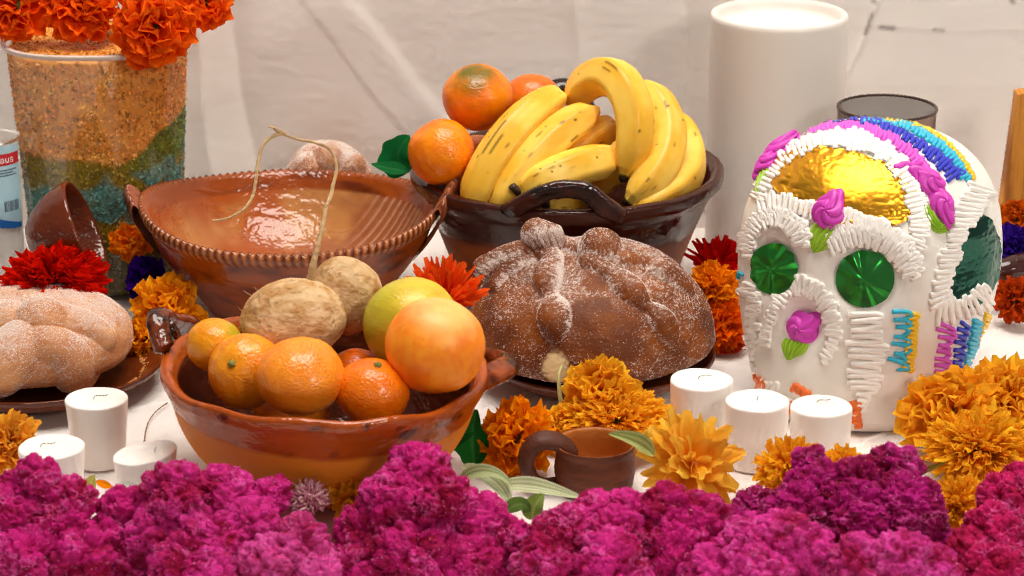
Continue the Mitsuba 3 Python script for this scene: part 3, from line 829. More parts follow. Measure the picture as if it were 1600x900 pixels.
hw = 1.30 * r1
wav = lambda u: zl0 - .004 + .004 * np.sin(u / r1 * 1.6 + 2.6)
topf = lambda u: zl1 + .0 * u
label_patch('paper_label', -hw, hw, wav, topf, .0006, 'mat_plain', lin(176, 216, 232))
label_patch('paper_label__label_swoosh', -hw, hw, lambda u: wav(u) - .004, lambda u: wav(u) + .0005 + .004 * np.cos(u / r1 * 1.2), .0009, 'mat_plain', lin(22, 98, 176))
label_patch('paper_label__label_band', -.5 * r1, hw * .96, lambda u: zl1 - .0185 + 0 * u, lambda u: zl1 - .0075 + 0 * u, .0009, 'mat_plain', lin(196, 44, 52))
tm = meshkit.text_mesh('Von Haus', .0062, .0002)
tv = np.array(tm.vertices)
tv = tv[:, :]
part(wg, 'paper_label__label_text', (wrap(-.42 * r1 + tv[:, 0], zl1 - .0160 + tv[:, 1] , .0011 + tv[:, 2]), np.array(tm.faces)), 'mat_plain', lin(238, 236, 234), smooth=False)
bars = []
for i, (u0, u1, zz) in enumerate([(-.3, 1.1, .0225), (-.3, .95, .0250), (.2, 1.1, .0275)]):
    u, v = np.meshgrid(np.linspace(u0 * r1, u1 * r1, 40), [0, .0011], indexing='ij')
    bars.append((wrap(u, zl1 - zz - v, .0009).reshape(-1, 3), grid_faces(40, 2)))
for i in range(9):
    u, v = np.meshgrid(np.array([.55 + .07 * i, .585 + .07 * i + .015 * (i % 3 == 0)]) * r1, [0, .010], indexing='ij')
    bars.append((wrap(u, zl0 + .016 - v, .0009).reshape(-1, 3), grid_faces(2, 2)))
for pl in ([(-.05, .030), (.0, .040), (.03, .046)], [(.0, .040), (-.06, .047)], [(-.05, .030), (-.03, .024)]):
    pp = np.array(pl)
    pp = np.stack([np.interp(np.linspace(0, 1, 8), np.linspace(0, 1, len(pp)), pp[:, k]) for k in range(2)], 1)
    bars.append(tube(wrap(pp[:, 0] * r1, zl0 + pp[:, 1] - .004, .0009), .0011, 6))
part(wg, 'paper_label__label_print', join(bars), 'mat_plain', lin(88, 104, 120), smooth=False, kind='stuff')

# ------------------------------------------------------------------ vase of dyed sawdust
c_ = at_y(170, 400, .50)
c_[2] = 0
zt = at_y(160, 56, .50)[2]
S_ = px_size(c_ + [0, 0, .1])
r1, r0 = 139 * S_, 114 * S_
sv = thing('sawdust_vase', 'clear plastic vase layered with tan and green dyed sawdust holding orange flowers', 'vase')
V, F, A = lathe([(0, .002), (r0 * .95, .001), (r0, .006)] + wall((r0, .006), (r1, zt)) + [(r1, zt)], 160, 60, power=2.6)
part(sv, 'clear_wall', (V + c_, F), 'mat_clear')
V, F, A = lathe([(r1 - .0015, zt - .0025), (r1 - .002, zt + .001), (r1 + .0005, zt + .0022), (r1 + .003, zt + .001), (r1 + .0025, zt - .002), (r1, zt - .003)], 160, 16, power=2.6)
part(sv, 'rim', (V + c_, F), 'mat_satin', lin(206, 190, 178))
zf = zt - .007


def saw_color(P, rng=None):
    a = np.arctan2(P[:, 1] - c_[1], P[:, 0] - c_[0])
    x = (P[:, 0] - c_[0]) / r1
    z = P[:, 2] + .012 * (fbm(P, 40, 2, 3) - .5)
    b1 = zt * (.585 + .13 * smooth(.35, .95, x) - .04 * smooth(-.2, .3, x) * smooth(.6, .2, x))
    tan = mixc(lin(224, 162, 76), lin(196, 124, 36), fbm(P, 90, 2, 1))
    ylw = mixc(lin(150, 122, 14), lin(112, 96, 10), fbm(P, 60, 2, 2))
    grn = mixc(lin(84, 110, 34), lin(96, 116, 20), fbm(P, 70, 2, 7))
    tel = mixc(lin(62, 124, 124), lin(100, 142, 126), fbm(P, 60, 2, 4))
    olv = mixc(lin(112, 92, 16), lin(74, 74, 20), fbm(P, 50, 2, 5))
    up = mixc(ylw, grn, smooth(.2, .6, x + .4 * (fbm(P, 26, 2, 6) - .5)))
    col = mixc(olv, tel, smooth(.28, .34, z / zt + .10 * (fbm(P, 28, 2, 8) - .5)))
    col = mixc(col, ylw, smooth(.52, .62, fbm(P, 34, 2, 12)))
    col = mixc(col, up, smooth(.47, .52, z / zt + .08 * (fbm(P, 30, 2, 9) - .5) - .07 * x))
    return np.clip(mixc(col, tan, smooth(-.004, .004, z - b1)) * 1.2, 0, .9)


V, F, A = lathe([(0, .004), (r0 * .93, .004), (r0 * .962, .008)] + wall((r0 * .962, .008), (r1 * .960 - .0012, zf)) + [(r1 * .960 - .0012, zf), (r1 * .9, zf + .003), (0, zf + .006)], 260, 160, power=2.6)
V = V + c_
V += .0012 * (fbm(V, 260, 2)[:, None] - .5)
part(sv, 'sawdust_fill', (V, F), 'mat_plain', saw_color(V) * .95)
# chips of sawdust pressed against the wall
rng = np.random.default_rng(77)
n = 19500
a = rng.uniform(0, 2 * np.pi, n)
z = rng.uniform(.006, zf, n)
R = (r0 + (r1 - r0) * z / zt) * .974 * (np.abs(np.cos(a)) ** 2.6 + np.abs(np.sin(a)) ** 2.6) ** (-1 / 2.6) - .0009
pos = np.stack([np.cos(a) * R, np.sin(a) * R, z], 1)
rad = np.stack([np.cos(a), np.sin(a), 0 * a], 1)
top = np.arange(n) > n - 3500
sc_ = np.sqrt(rng.uniform(0, 1, n))
pos[top] = np.stack([pos[:, 0] * sc_, pos[:, 1] * sc_, zf + .004 + .002 * (1 - sc_)], 1)[top] * np.array([1, 1, 1])
rad[top] = [0, 0, 1]
pos = pos + c_
tz = norm(rng.normal(size=(n, 3)) * .6 + np.cross(rad, norm(rng.normal(size=(n, 3)))))
tx = norm(np.cross(rad + .35 * rng.normal(size=(n, 3)), tz))
L, Wd = rng.uniform(.0014, .0036, n)[:, None], rng.uniform(.0008, .0018, n)[:, None]
nn_ = np.cross(tz, tx) * .0003
q4 = np.stack([pos + tz * L, pos + tx * Wd + nn_, pos - tz * L, pos - tx * Wd + nn_, pos - rad * .0006], 1)
f4 = np.array([[0, 1, 3], [1, 2, 3], [0, 4, 1], [1, 4, 2], [2, 4, 3], [3, 4, 0]])
cc = saw_color(pos) * np.where(rng.uniform(size=(n, 1)) < .10, .42, rng.uniform(.6, 1.45, (n, 1)))
part(sv, 'sawdust_chip', (q4.reshape(-1, 3), (f4[None] + 5 * np.arange(n)[:, None, None]).reshape(-1, 3)), 'mat_plain', np.repeat(np.clip(cc, 0, .9), 5, 0), smooth=False, kind='stuff')

# ------------------------------------------------------------------ flowers
NU, NV = 7, 5
PF = grid_faces(NU, NV)
_u, _s = np.meshgrid(np.linspace(0, 1, NU), np.linspace(-1, 1, NV), indexing='ij')


def petals(B, D, N, L, W, curl, ruffle, rng, notch=.12, waist=.35, cup=.12):
    """Petal meshes: base points B, directions D, upper sides N, lengths L, widths W."""
    n = len(B)
    D = norm(D)
    N = norm(N - D * (N * D).sum(1, keepdims=True))
    Sd = np.cross(D, N)
    u, s = _u[None], _s[None]
    wid = waist + (1 - waist) * np.sin(np.clip(u, 0, 1) ** .8 * np.pi * .62)
    wid = wid * (1 - .45 * smooth(.75, 1, u) * np.abs(s) ** 2)
    ln = u * (1 - notch * (np.cos(s * 5 + rng.uniform(0, 6, (n, 1, 1))) * .5 + .5) * u - .18 * np.abs(s) ** 2.5 * u)
    lift = curl[:, None, None] * u ** 2 + cup * s ** 2 * (W / L)[:, None, None] + ruffle * np.sin(s * 4 + rng.uniform(0, 6, (n, 1, 1)) + u * 3) * u ** 1.5 * (W / L)[:, None, None]
    V = B[:, None, None] + D[:, None, None] * (ln * L[:, None, None])[..., None] + N[:, None, None] * (lift * L[:, None, None])[..., None] + Sd[:, None, None] * (s * wid * W[:, None, None])[..., None]
    return V.reshape(n, -1, 3)


def flower(name, px, py, y, r_px, axis, label, cat='flower', group=None, n=150, c0=(.72, .20, .008), c1=(.80, .33, .012), wid=.26, spread=(.0, 1.75), inner=.22, curl=(-.25, .25), ruffle=.5, seed=0,
           squash=(1, 1, 1), parts=40, tip=None, notch=.14, lmin=.62, stem=True, waist=.35, cup=.12, jitter=.25, core=False):
    c = at_y(px, py, y)
    R = r_px * px_size(c)
    rng = np.random.default_rng(seed + 100)
    i = np.arange(n) + .5
    th = spread[0] + (spread[1] - spread[0]) * np.sqrt(i / n)
    a = i * 2.399963 + rng.uniform(-.3, .3, n)
    loc = np.stack([np.sin(th) * np.cos(a), np.sin(th) * np.sin(a), np.cos(th)], 1)
    Rm = rot_to(axis)
    D = norm(loc + jitter * rng.normal(size=(n, 3)) * .6) @ Rm.T
    ax = norm(axis)
    Nn = np.repeat(ax[None], n, 0) + .35 * rng.normal(size=(n, 3))
    L = R * (lmin + (1 - lmin) * (th / max(th.max(), .1)) ** .7) * rng.uniform(.82, 1.1, n)
    W = R * wid * rng.uniform(.7, 1.25, n)
    B = D * (R * inner)
    V = petals(B, D, Nn, L - R * inner, W, rng.uniform(*curl, n), ruffle, rng, notch, waist, cup)
    V = c + V * np.asarray(squash)
    V[..., 2] = np.maximum(V[..., 2], .0015)
    t = rng.uniform(0, 1, n)
    tipc = np.asarray(c1 if tip is None else tip)
    base = mixc(np.asarray(c0), np.asarray(c1), t)
    C = base[:, None] * (1 - (_u.ravel() ** 2)[None, :, None] * .6) + tipc[None, None] * ((_u.ravel() ** 2)[None, :, None] * .6)
    C = C * rng.uniform(.8, 1.1, (n, 1, 1))
    C = np.clip(C, 0, .92)
    k = thing(name, label, cat, group)
    view = norm(EYE - c)
    show = (V.mean(1) - c) @ view / R + .3 * np.linalg.norm(V.mean(1) - c, axis=1) / R
    order = np.argsort(-show)
    parts = min(parts, n)
    for j in order[:parts]:
        part(k, 'petal', (V[j], PF), 'mat_petal', C[j])
    rest = order[parts:]
    if len(rest):
        m = len(rest)
        part(k, 'petal_mass', (V[rest].reshape(-1, 3), (PF[None] + NU * NV * np.arange(m)[:, None, None]).reshape(-1, 3)), 'mat_petal', C[rest].reshape(-1, 3), kind='stuff')
    # green cup that holds the petals
    if stem:
        Vc, Fc = ico(2)
        Vc = (Vc * [.3 * R, .3 * R, .34 * R] - [0, 0, .16 * R]) @ Rm.T * np.asarray(squash) + c
        Vc[:, 2] = np.maximum(Vc[:, 2], .001)
        part(k, 'flower_cup', (Vc, Fc), 'mat_plain', lin(214, 116, 10) if core else lin(84, 96, 30))
    return k


MO0, MO1, MOT = lin(254, 158, 10), lin(255, 184, 24), lin(255, 208, 64)
gM = 'orange marigolds laid among the offerings'
# centre
flower('marigold', 1082, 726, -.045, 92, (.15, -.85, .55), 'large marigold with long flat petals beside the clay mug', 'flower', gM, n=76, core=True, c0=lin(252, 168, 22), c1=lin(255, 194, 50), tip=lin(255, 214, 96), wid=.15, spread=(.0, 1.7), inner=.10, curl=(-.22, .1), ruffle=.2, seed=1, parts=24, notch=.04, lmin=.5, jitter=.2, waist=.35)
flower('marigold', 962, 660, .068, 88, (.0, -.35, 1), 'wide dense marigold head behind the clay mug', 'flower', gM, n=420, c0=MO0, c1=MO1, tip=MOT, wid=.085, spread=(0, 1.7), inner=.3, curl=(-.3, .3), ruffle=.9, seed=2, squash=(1.08, 1, .62), parts=24, lmin=.9, jitter=.3)
flower('marigold', 940, 616, .085, 68, (.0, -.7, .8), 'marigold standing up before the dark bread plate', 'flower', gM, n=90, c0=MO0, c1=MO1, tip=MOT, wid=.24, spread=(0, 1.7), seed=3, parts=18, lmin=.7)
flower('marigold', 806, 690, .03, 70, (-.4, -.6, .7), 'deep orange marigold between the green leaf and the clay mug', 'flower', gM, n=110, c0=lin(246, 132, 8), c1=lin(252, 156, 14), wid=.24, spread=(0, 1.8), seed=4, parts=18, squash=(.95, 1, 1.1), lmin=.7)
flower('marigold', 880, 668, .07, 46, (-.2, -.5, .8), 'small marigold tucked behind the mug handle', 'flower', gM, n=80, c0=MO0, c1=MO1, tip=MOT, wid=.25, seed=5, parts=8)
flower('marigold', 1236, 738, -.03, 62, (.0, -.5, .9), 'bushy marigold below the middle candle before the skull', 'flower', gM, n=260, c0=MO0, c1=MO1, tip=MOT, wid=.1, ruffle=.8, seed=6, parts=12, lmin=.85)
flower('marigold', 1318, 728, -.03, 40, (.0, -.5, .9), 'marigold half hidden behind the darkest cockscomb', 'flower', gM, n=120, c0=MO0, c1=MO1, tip=MOT, wid=.16, ruffle=.7, seed=7, parts=8)
# right
flower('marigold', 1490, 646, .06, 88, (-.2, -.5, .85), 'loose petalled marigold at the foot of the skull', 'flower', gM, n=120, c0=lin(250, 146, 8), c1=lin(255, 170, 18), tip=MOT, wid=.24, seed=8, parts=24, squash=(1.1, 1, .95))
flower('marigold', 1572, 622, .075, 76, (.2, -.5, .85), 'marigold at the table edge past the skull', 'flower', gM, n=130, c0=lin(246, 138, 10), c1=MO1, tip=MOT, wid=.2, seed=9, parts=18)
flower('marigold', 1530, 702, .01, 88, (.0, -.6, .8), 'bright shaggy marigold lying under the loose petalled one', 'flower', gM, n=420, c0=MO0, c1=MO1, tip=MOT, wid=.085, ruffle=.9, seed=10, parts=24, lmin=.88, squash=(1.1, 1, .72))
flower('marigold', 1502, 792, -.085, 56, (-.1, -.4, .9), 'small marigold squeezed between two cockscombs', 'flower', gM, n=320, c0=MO0, c1=MO1, tip=MOT, wid=.085, ruffle=.9, seed=11, parts=8, lmin=.88)
# left
flower('marigold', 16, 694, .01, 62, (.2, -.6, .8), 'yellow marigold at the edge behind the candles', 'flower', gM, n=110, c0=lin(240, 156, 24), c1=lin(248, 182, 50), tip=lin(250, 196, 80), wid=.2, seed=12, parts=12)
flower('marigold', 262, 486, .29, 66, (.1, -.75, .6), 'golden ruffled marigold leaning on the fruit bowl handle', 'flower', gM, n=90, c0=lin(248, 150, 10), c1=lin(252, 172, 18), tip=lin(250, 172, 36), wid=.26, seed=13, parts=24, lmin=.7)
flower('marigold', 232, 530, .27, 48, (-.2, -.7, .5), 'golden marigold squeezed between pale bread and fruit bowl', 'flower', gM, n=70, c0=lin(248, 150, 10), c1=lin(252, 172, 18), wid=.28, seed=14, parts=18, lmin=.7)
flower('marigold', 552, 778, -.105, 46, (.1, -.6, .8), 'small marigold below the raw base of the fruit bowl', 'flower', gM, n=100, c0=MO0, c1=MO1, tip=MOT, wid=.17, ruffle=.7, seed=15, parts=8)
flower('paper_flower', 206, 378, .42, 44, (.0, -.75, .7), 'orange paper flower beside the rim of the casserole', 'flower', None, n=46, c0=lin(246, 128, 14), c1=lin(250, 148, 24), wid=.3, seed=16, parts=12, squash=(1, 1, .8))
flower('purple_flower', 228, 436, .36, 42, (.1, -.8, .5), 'deep purple paper flower below the orange paper one', 'flower', None, n=24, c0=lin(46, 8, 112, .9), c1=lin(62, 14, 140, .9), wid=.5, seed=17, parts=12, curl=(-.1, .1), squash=(.85, 1, 1.1))
# red ones
RD0, RD1 = lin(196, 12, 6, .9), lin(228, 30, 10, .95)
flower('red_flower', 86, 440, .27, 90, (.0, -.7, .7), 'bright red ruffled flower behind the pale bread', 'flower', None, n=240, c0=RD0, c1=RD1, wid=.12, ruffle=.8, seed=18, parts=24, lmin=.8, squash=(1, 1, .7))
flower('red_flower', 1124, 426, .36, 64, (.05, -.2, 1), 'dark red spiky flower behind the dark bread', 'flower', None, n=46, c0=lin(150, 8, 8), c1=lin(196, 16, 12), wid=.14, seed=19, parts=18, notch=.02, ruffle=.15, lmin=.8, spread=(.1, 1.15), jitter=.15)
flower('marigold', 1114, 448, .32, 48, (-.1, -.6, .8), 'marigold below the dark red flower', 'flower', gM, n=130, c0=lin(248, 136, 10), c1=lin(252, 160, 22), wid=.18, seed=20, parts=12)
flower('marigold', 1126, 506, .305, 52, (.0, -.65, .75), 'shaded marigold wedged between dark bread and skull', 'flower', gM, n=130, c0=lin(236, 100, 8), c1=lin(244, 122, 14), wid=.2, seed=21, parts=12, squash=(.9, 1, 1.1))
flower('red_flower', 1132, 548, .30, 36, (.0, -.8, .5), 'brick red flower low beside the skull cheek', 'flower', None, n=90, c0=lin(186, 44, 8), c1=lin(206, 64, 10), wid=.2, seed=22, parts=8)
flower('tissue_flower', 694, 482, .13, 84, (.12, -.22, 1), 'orange red tissue flower fanned out behind the fruit bowl', 'flower', None, n=110, c0=lin(236, 66, 8), c1=lin(244, 92, 18), tip=lin(248, 110, 40), wid=.085, seed=23, parts=24, notch=.04, ruffle=.25, spread=(.05, 1.0), inner=.15, lmin=.9, jitter=.12, curl=(-.15, .15))
# right background
flower('tissue_flower', 1586, 470, .36, 42, (-.2, -.8, .5), 'brick orange tissue flower under the dark handle past the skull', 'flower', None, n=90, c0=lin(186, 62, 12), c1=lin(200, 74, 20), wid=.2, seed=24, parts=8)
flower('tissue_flower', 1590, 345, .47, 40, (-.3, -.7, .6), 'orange tissue flower at the foot of the wooden slat', 'flower', None, n=70, c0=lin(206, 90, 14), c1=lin(214, 100, 20), wid=.24, seed=25, parts=8)
flower('purple_flower', 1586, 388, .44, 42, (-.2, -.8, .4), 'violet blue tissue flower under the wooden slat', 'flower', None, n=60, c0=lin(44, 20, 110), c1=lin(60, 28, 150), wid=.28, seed=26, parts=8)
# bouquet in the vase
TO0, TO1, TOT = lin(246, 60, 4), lin(252, 96, 8), lin(255, 132, 34)
gV = 'orange red flowers standing in the sawdust vase'
flower('bouquet_flower', 240, 40, .43, 74, (.2, -.8, .3), 'fullest orange red flower hanging over the vase rim', 'flower', gV, n=84, c0=TO0, c1=TO1, tip=TOT, wid=.33, seed=27, parts=24, ruffle=.45, lmin=.7)
flower('bouquet_flower', 128, 14, .47, 66, (.0, -.8, .5), 'orange red flower in the middle of the vase', 'flower', gV, n=76, c0=TO0, c1=TO1, tip=TOT, wid=.32, seed=28, parts=18, squash=(1.1, 1, .9))
flower('bouquet_flower', 32, 12, .47, 66, (-.4, -.7, .5), 'orange red flower at the outer side of the vase', 'flower', gV, n=54, c0=TO0, c1=TO1, tip=TOT, wid=.33, seed=29, parts=18)
flower('bouquet_flower', 322, 6, .46, 48, (.5, -.6, .3), 'orange red flower reaching past the vase over the backdrop', 'flower', gV, n=54, c0=TO0, c1=TO1, tip=TOT, wid=.34, seed=30, parts=12)
flower('bouquet_flower', 180, -40, .5, 70, (.0, -.6, .8), 'orange red flower highest in the vase', 'flower', gV, n=64, c0=TO0, c1=TO1, tip=TOT, wid=.33, seed=31, parts=8)

# pale bud by the fruit bowl
c_ = at_y(482, 782, -.125)
bk = thing('cockscomb_bud', 'pale pink spiky flower bud under the fruit bowl', 'flower bud')
d = fib(150, -.3)
rng = np.random.default_rng(9)
R_ = 30 * px_size(c_)
Vb, Fb = ico(3)
part(bk, 'bud_core', (c_ + Vb * R_ * .72, Fb), 'mat_plain', lin(150, 66, 92))
ms = [tube(np.array([c_ + x * R_ * .5, c_ + x * R_ * .8 + rng.normal(size=3) * .001, c_ + x * R_ * rng.uniform(1, 1.2) + rng.normal(size=3) * .0015]), [.0016, .0013, .0003], 5) for x in d]
ms = [(m[0], m[1], np.repeat(lin(*[(214, 170, 172), (170, 96, 120), (196, 140, 150)][i % 3])[None], len(m[0]), 0)) for i, m in enumerate(ms)]
jm = join(ms)
part(bk, 'bristle', jm[:2], 'mat_plain', jm[2], kind='stuff')

# ------------------------------------------------------------------ leaves
def leaf(pts, wpx, label, c0, c1, name='leaf', nrm=(0, -.6, .8), group=None, fold=.25, seed=0, wave=.1, lobes=0, veins=0.0, root=None, cat='leaf'):
    P = spline(np.array([q(*p) for p in pts]), 30)
    t, _, _ = frames(P)
    side = norm(np.cross(t, np.asarray(nrm, float)))
    up = np.cross(side, t)
    s = np.linspace(-1, 1, 15)
    u = np.linspace(0, 1, 30)
    w = wpx * px_size(P[0]) * (np.sin(np.pi * np.clip(u, .0, 1) ** .75) ** .8 * .95 + .05) * (1 + lobes * np.sin(u * 22))
    V = P[:, None] + side[:, None] * (s[None] * w[:, None])[..., None] + up[:, None] * (fold * np.abs(s)[None] * w[:, None] + wave * w[:, None] * np.sin(u * 9 + seed)[:, None] * s[None])[..., None]
    vein = np.maximum(np.exp(-(s / .09) ** 2)[None] * np.ones((30, 1)), veins * (np.cos((u[:, None] * 22 - np.abs(s)[None] * 5)) > .85))
    if veins < 0:
        vein = np.broadcast_to(.5 + .5 * np.cos(s * 14)[None], (30, 15))
    C = mixc(c0, c1, np.clip(vein * .7 + .3 * (fbm(V, 60, 2, seed)), 0, 1))
    V[..., 2] = np.maximum(V[..., 2], .001)
    k = thing(name, label, cat, group)
    part(k, None, (V.reshape(-1, 3), grid_faces(30, 15)), 'mat_leaf', C.reshape(-1, 3))


G0, G1 = lin(22, 96, 34), lin(60, 130, 60)
gL = 'green leaves tucked among the offerings'
leaf([(742, 728, .03), (738, 690, .028), (746, 640, .02)], 27, 'broad dark green leaf between fruit bowl and deep orange marigold', G0, G1, group=gL, lobes=.1, seed=1)
leaf([(700, 702, .02), (716, 690, .012), (742, 676, .01)], 11, 'narrow dark green leaf touching the fruit bowl side', G0, lin(40, 100, 40), group=gL, seed=2)
leaf([(634, 272, .40), (622, 250, .395), (640, 212, .39)], 30, 'bright green leaf beside the oranges on the banana bowl', lin(18, 118, 58), lin(50, 140, 80), group=gL, lobes=.08, seed=3, nrm=(-.3, -.9, .3))
leaf([(640, 268, .38), (604, 262, .385), (580, 256, .39)], 12, 'small green leaf poking out behind the casserole rim', lin(20, 92, 44), lin(50, 120, 70), group=gL, seed=4)
leaf([(1022, 712, -.05), (985, 690, -.055), (950, 678, -.06)], 15, 'folded grey green leaf lying on the clay mug', lin(110, 128, 62), lin(190, 196, 130), group=gL, fold=.8, seed=5, veins=-1)
gH = 'pale striped stalk leaves lying by the mug'
leaf([(722, 728, -.06), (760, 745, -.075), (790, 775, -.09), (792, 815, -.10)], 13, 'pale striped leaf bending down over the cockscomb', lin(140, 158, 104), lin(218, 224, 190), name='stalk_leaf', group=gH, fold=.5, seed=6, veins=-1)
leaf([(718, 758, -.07), (752, 738, -.08), (778, 742, -.085), (800, 760, -.09)], 12, 'pale striped leaf arched near the fruit bowl', lin(122, 146, 84), lin(206, 214, 170), name='stalk_leaf', group=gH, fold=.5, seed=7, veins=-1)
leaf([(775, 762, -.075), (830, 760, -.08), (870, 768, -.085), (912, 778, -.09)], 14, 'pale striped leaf lying along the foot of the clay mug', lin(140, 156, 104), lin(222, 224, 192), name='stalk_leaf', group=gH, fold=.4, seed=8, veins=-1)
leaf([(832, 812, -.10), (836, 790, -.10), (850, 772, -.098)], 18, 'light green leaf standing between two cockscombs', lin(112, 140, 62), lin(170, 184, 110), name='stalk_leaf', group=gH, fold=.2, seed=9)
leaf([(790, 800, -.11), (812, 788, -.105), (830, 800, -.10)], 14, 'dull green leaf low under the striped ones', lin(70, 92, 40), lin(110, 130, 70), name='stalk_leaf', group=gH, fold=.2, seed=10)
leaf([(138, 778, -.09), (140, 760, -.085), (148, 742, -.08)], 12, 'yellow green dry leaf between two votive candles', lin(170, 164, 70), lin(206, 200, 130), name='dry_leaf', seed=11, fold=.4)
leaf([(150, 752, -.085), (164, 758, -.085), (178, 762, -.085)], 7, 'orange petal lying by the votive candles', lin(236, 130, 10), lin(240, 150, 30), name='fallen_petal', seed=12, cat='petal', group='petals fallen on the cloth')
leaf([(190, 756, -.09), (205, 760, -.088), (216, 758, -.088)], 7, 'pale grey green leaf tip by the slanted candle', lin(190, 204, 190), lin(220, 228, 214), name='dry_leaf', seed=13, fold=.4)
leaf([(1150, 778, -.1), (1180, 774, -.1), (1212, 776, -.1)], 8, 'whitish leaf between cockscombs below the bushy marigold', lin(210, 206, 180), lin(230, 226, 206), name='dry_leaf', seed=14, fold=.4, veins=-1)
leaf([(1428, 744, -.02), (1455, 732, -.02), (1480, 722, -.02)], 5, 'thin dark stem leaf crossing the shaggy marigold', lin(90, 70, 20), lin(120, 100, 40), name='dry_leaf', seed=15, fold=.4)
for i, (x_, y_, w_) in enumerate([(180, 405, 6), (172, 425, 7), (186, 440, 6), (165, 402, 4), (196, 452, 6)]):
    c_ = at(x_, y_)
    leaf([(x_ - 8, y_ + 2, c_[1]), (x_, y_, c_[1]), (x_ + 8, y_ - 3, c_[1])], w_, ['orange petal on the cloth nearest the vase', 'orange petal on the cloth behind the purple flower', 'orange petal touching the purple flower', 'tiny orange petal at the foot of the vase', 'orange petal beside the red ruffled flower'][i], lin(216, 116, 40), lin(226, 140, 60), name='fallen_petal', seed=20 + i, cat='petal', group='petals fallen on the cloth')
# thin stems
st = thing('flower_stem', 'thin pale green stem leaning on the dark bread crust', 'stem')
part(st, None, tube(spline([q(880, 650, .10), q(876, 625, .105), q(873, 598, .11), q(878, 572, .125)], 20), np.linspace(.0021, .0013, 20), 8), 'mat_plain', lin(178, 172, 112))
for i, (pp, lb) in enumerate((([(268, 625, .0), (285, 648, -.0), (292, 665, .0)], 'short brown straw by the fruit bowl'), ([(262, 632, .0), (236, 655, .0), (226, 690, .0), (222, 720, .0)], 'long dark straw curving over the cloth'))):
    st = thing('straw', lb, 'straw')
    P_ = spline([at(*p[:2]) + [0, 0, .0015] for p in pp], 24)
    part(st, None, tube(P_, .0005, 6), 'mat_plain', lin(130, 92, 60))

# ------------------------------------------------------------------ cockscomb (celosia) heads along the front
def worm(p, f, s):
    """Folded, brain-like ridges."""
    w = np.stack([meshkit.noise(p * f * .6 + 11 * i, s + i) - .5 for i in range(3)], -1)
    x = meshkit.noise(p * f + w * 1.6, s + 5)
    return 1 - np.abs(x - .5) * 3.2


